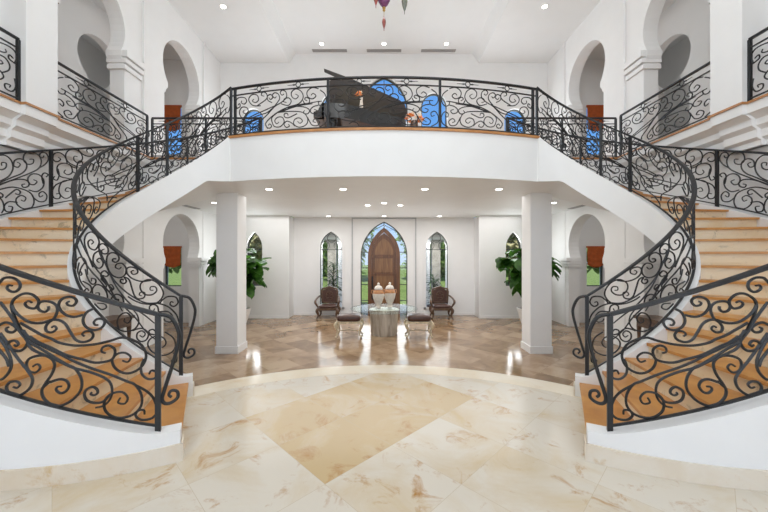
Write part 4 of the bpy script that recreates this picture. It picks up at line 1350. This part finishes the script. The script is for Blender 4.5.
# ------------------------------------------------------------------ light
w = bpy.data.worlds.new('sky'); SC.world = w; w.use_nodes = True
nt = w.node_tree; bg = nt.nodes['Background']
tc = nt.nodes.new('ShaderNodeTexCoord'); sp = nt.nodes.new('ShaderNodeSeparateXYZ')
nt.links.new(tc.outputs['Generated'], sp.inputs[0])
rp = ramp(nt, [(0, (.55, .68, .85)), (.08, (.42, .62, .90)), (.25, (.15, .41, .88)), (.7, (.08, .30, .82))])
nt.links.new(sp.outputs['Z'], rp.inputs['Fac']); nt.links.new(rp.outputs['Color'], bg.inputs['Color'])
bg.inputs['Strength'].default_value = 1.0


def light(kind, name, loc, rot, energy, col=(1, 1, 1), **kw):
    l = bpy.data.lights.new(name, kind); l.energy = energy; l.color = col
    for k, v in kw.items():
        setattr(l, k, v)
    o = bpy.data.objects.new(name, l); COL.objects.link(o)
    o.location = loc; o.rotation_euler = rot
    return o
light('SUN', 'sun', (0, -5, 20), (rad(24), 0, rad(-25)), 11, (1, .96, .9), angle=.02)
light('AREA', 'rear_daylight_fill', (0, -5.9, 4.3), (rad(95), 0, 0), 400, (.95, .98, 1), shape='RECTANGLE', size=9, size_y=7.8)  # unseen area fill added inside the rear window
light('POINT', 'upper_hall_fill', (0, 4.0, 7.6), (0, 0, 0), 190, (.90, .965, 1), shadow_soft_size=.5)  # added soft fill above the chandelier, whose lanterns are unlit
light('AREA', 'high_ceiling_fill', (0, 2.0, 8.8), (0, 0, 0), 110, (1, .98, .96), shape='RECTANGLE', size=6, size_y=9)  # added area fill for the upper hall, no visible fitting
light('AREA', 'foyer_ceiling_fill', (0, 10.2, 3.22), (0, 0, 0), 185, (1, .985, .97), shape='RECTANGLE', size=10, size_y=4)  # unseen area fill added beside the downlights to brighten the foyer
light('AREA', 'foyer_door_daylight', (0, 12.95, 1.2), (rad(-105), 0, 0), 50, (.95, .98, 1), shape='RECTANGLE', size=1.9, size_y=3)
for sg in (-1, 1):
    light('AREA', 'upper_window_daylight', (sg * 3, 12.2, 6.2), (rad(-105), 0, 0), 150, (.88, .95, 1), shape='RECTANGLE', size=4, size_y=3)
    light('AREA', 'foyer_window_daylight', (sg * 4.8, 12.2, 1.6), (rad(-100), 0, 0), 30, (.95, .98, 1), shape='RECTANGLE', size=.55, size_y=1.9)
    light('AREA', 'foyer_arch_daylight', (sg * 2.07, 12.9, 1.2), (rad(-100), 0, 0), 12, (.95, .98, 1), shape='RECTANGLE', size=.9, size_y=2.8)
    light('AREA', 'gallery_fill', (sg * 7.0, 6, 8.4), (0, 0, 0), 9, (1, .97, .94), shape='RECTANGLE', size=1, size_y=8)  # added fill to lighten the gallery, no fitting there
    light('POINT', 'alcove_fill', (sg * 8.7, 9.5, 7.0), (0, 0, 0), 5, (1, .97, .94), shadow_soft_size=.3)  # added point fill behind the gallery arch, no lamp there
    light('AREA', 'passage_fill', (sg * 7.0, 8, 3.8), (0, 0, 0), 16, (1, .97, .94), shape='RECTANGLE', size=1, size_y=5)  # added fill for the dark side passage, no fitting there
    light('AREA', 'porch_fill', (sg * 2.4, 14.2, 2.45), (0, 0, 0), 55, (1, .98, .95), shape='RECTANGLE', size=2, size_y=1.2)  # added fill to brighten the shaded porch, no lamp there
    for x, y, e in ((2.56, 7.4, 14), (.91, 7.4, 14), (2.07, 12.4, 14)):
        light('SPOT', 'downlight_beam', (sg * x, y, ZC - .03), (0, 0, 0), e, (1, .97, .93), spot_size=rad(110), spot_blend=.7, shadow_soft_size=.06)

# ------------------------------------------------------------------ camera and view
cam = bpy.data.cameras.new('camera'); co = bpy.data.objects.new('camera', cam); COL.objects.link(co)
co.location = (0, 0, H); co.rotation_euler = (rad(90), 0, 0)
cam.sensor_width = 36; cam.lens = FL / 768 * 36; cam.clip_end = 300
SC.camera = co
vs_ = SC.view_settings
vs_.view_transform = 'Standard'; vs_.look = 'None'; vs_.exposure = .12; vs_.gamma = 1; vs_.use_curve_mapping = False

SC.cycles.max_bounces = 12; SC.cycles.diffuse_bounces = 8; SC.cycles.transparent_max_bounces = 12
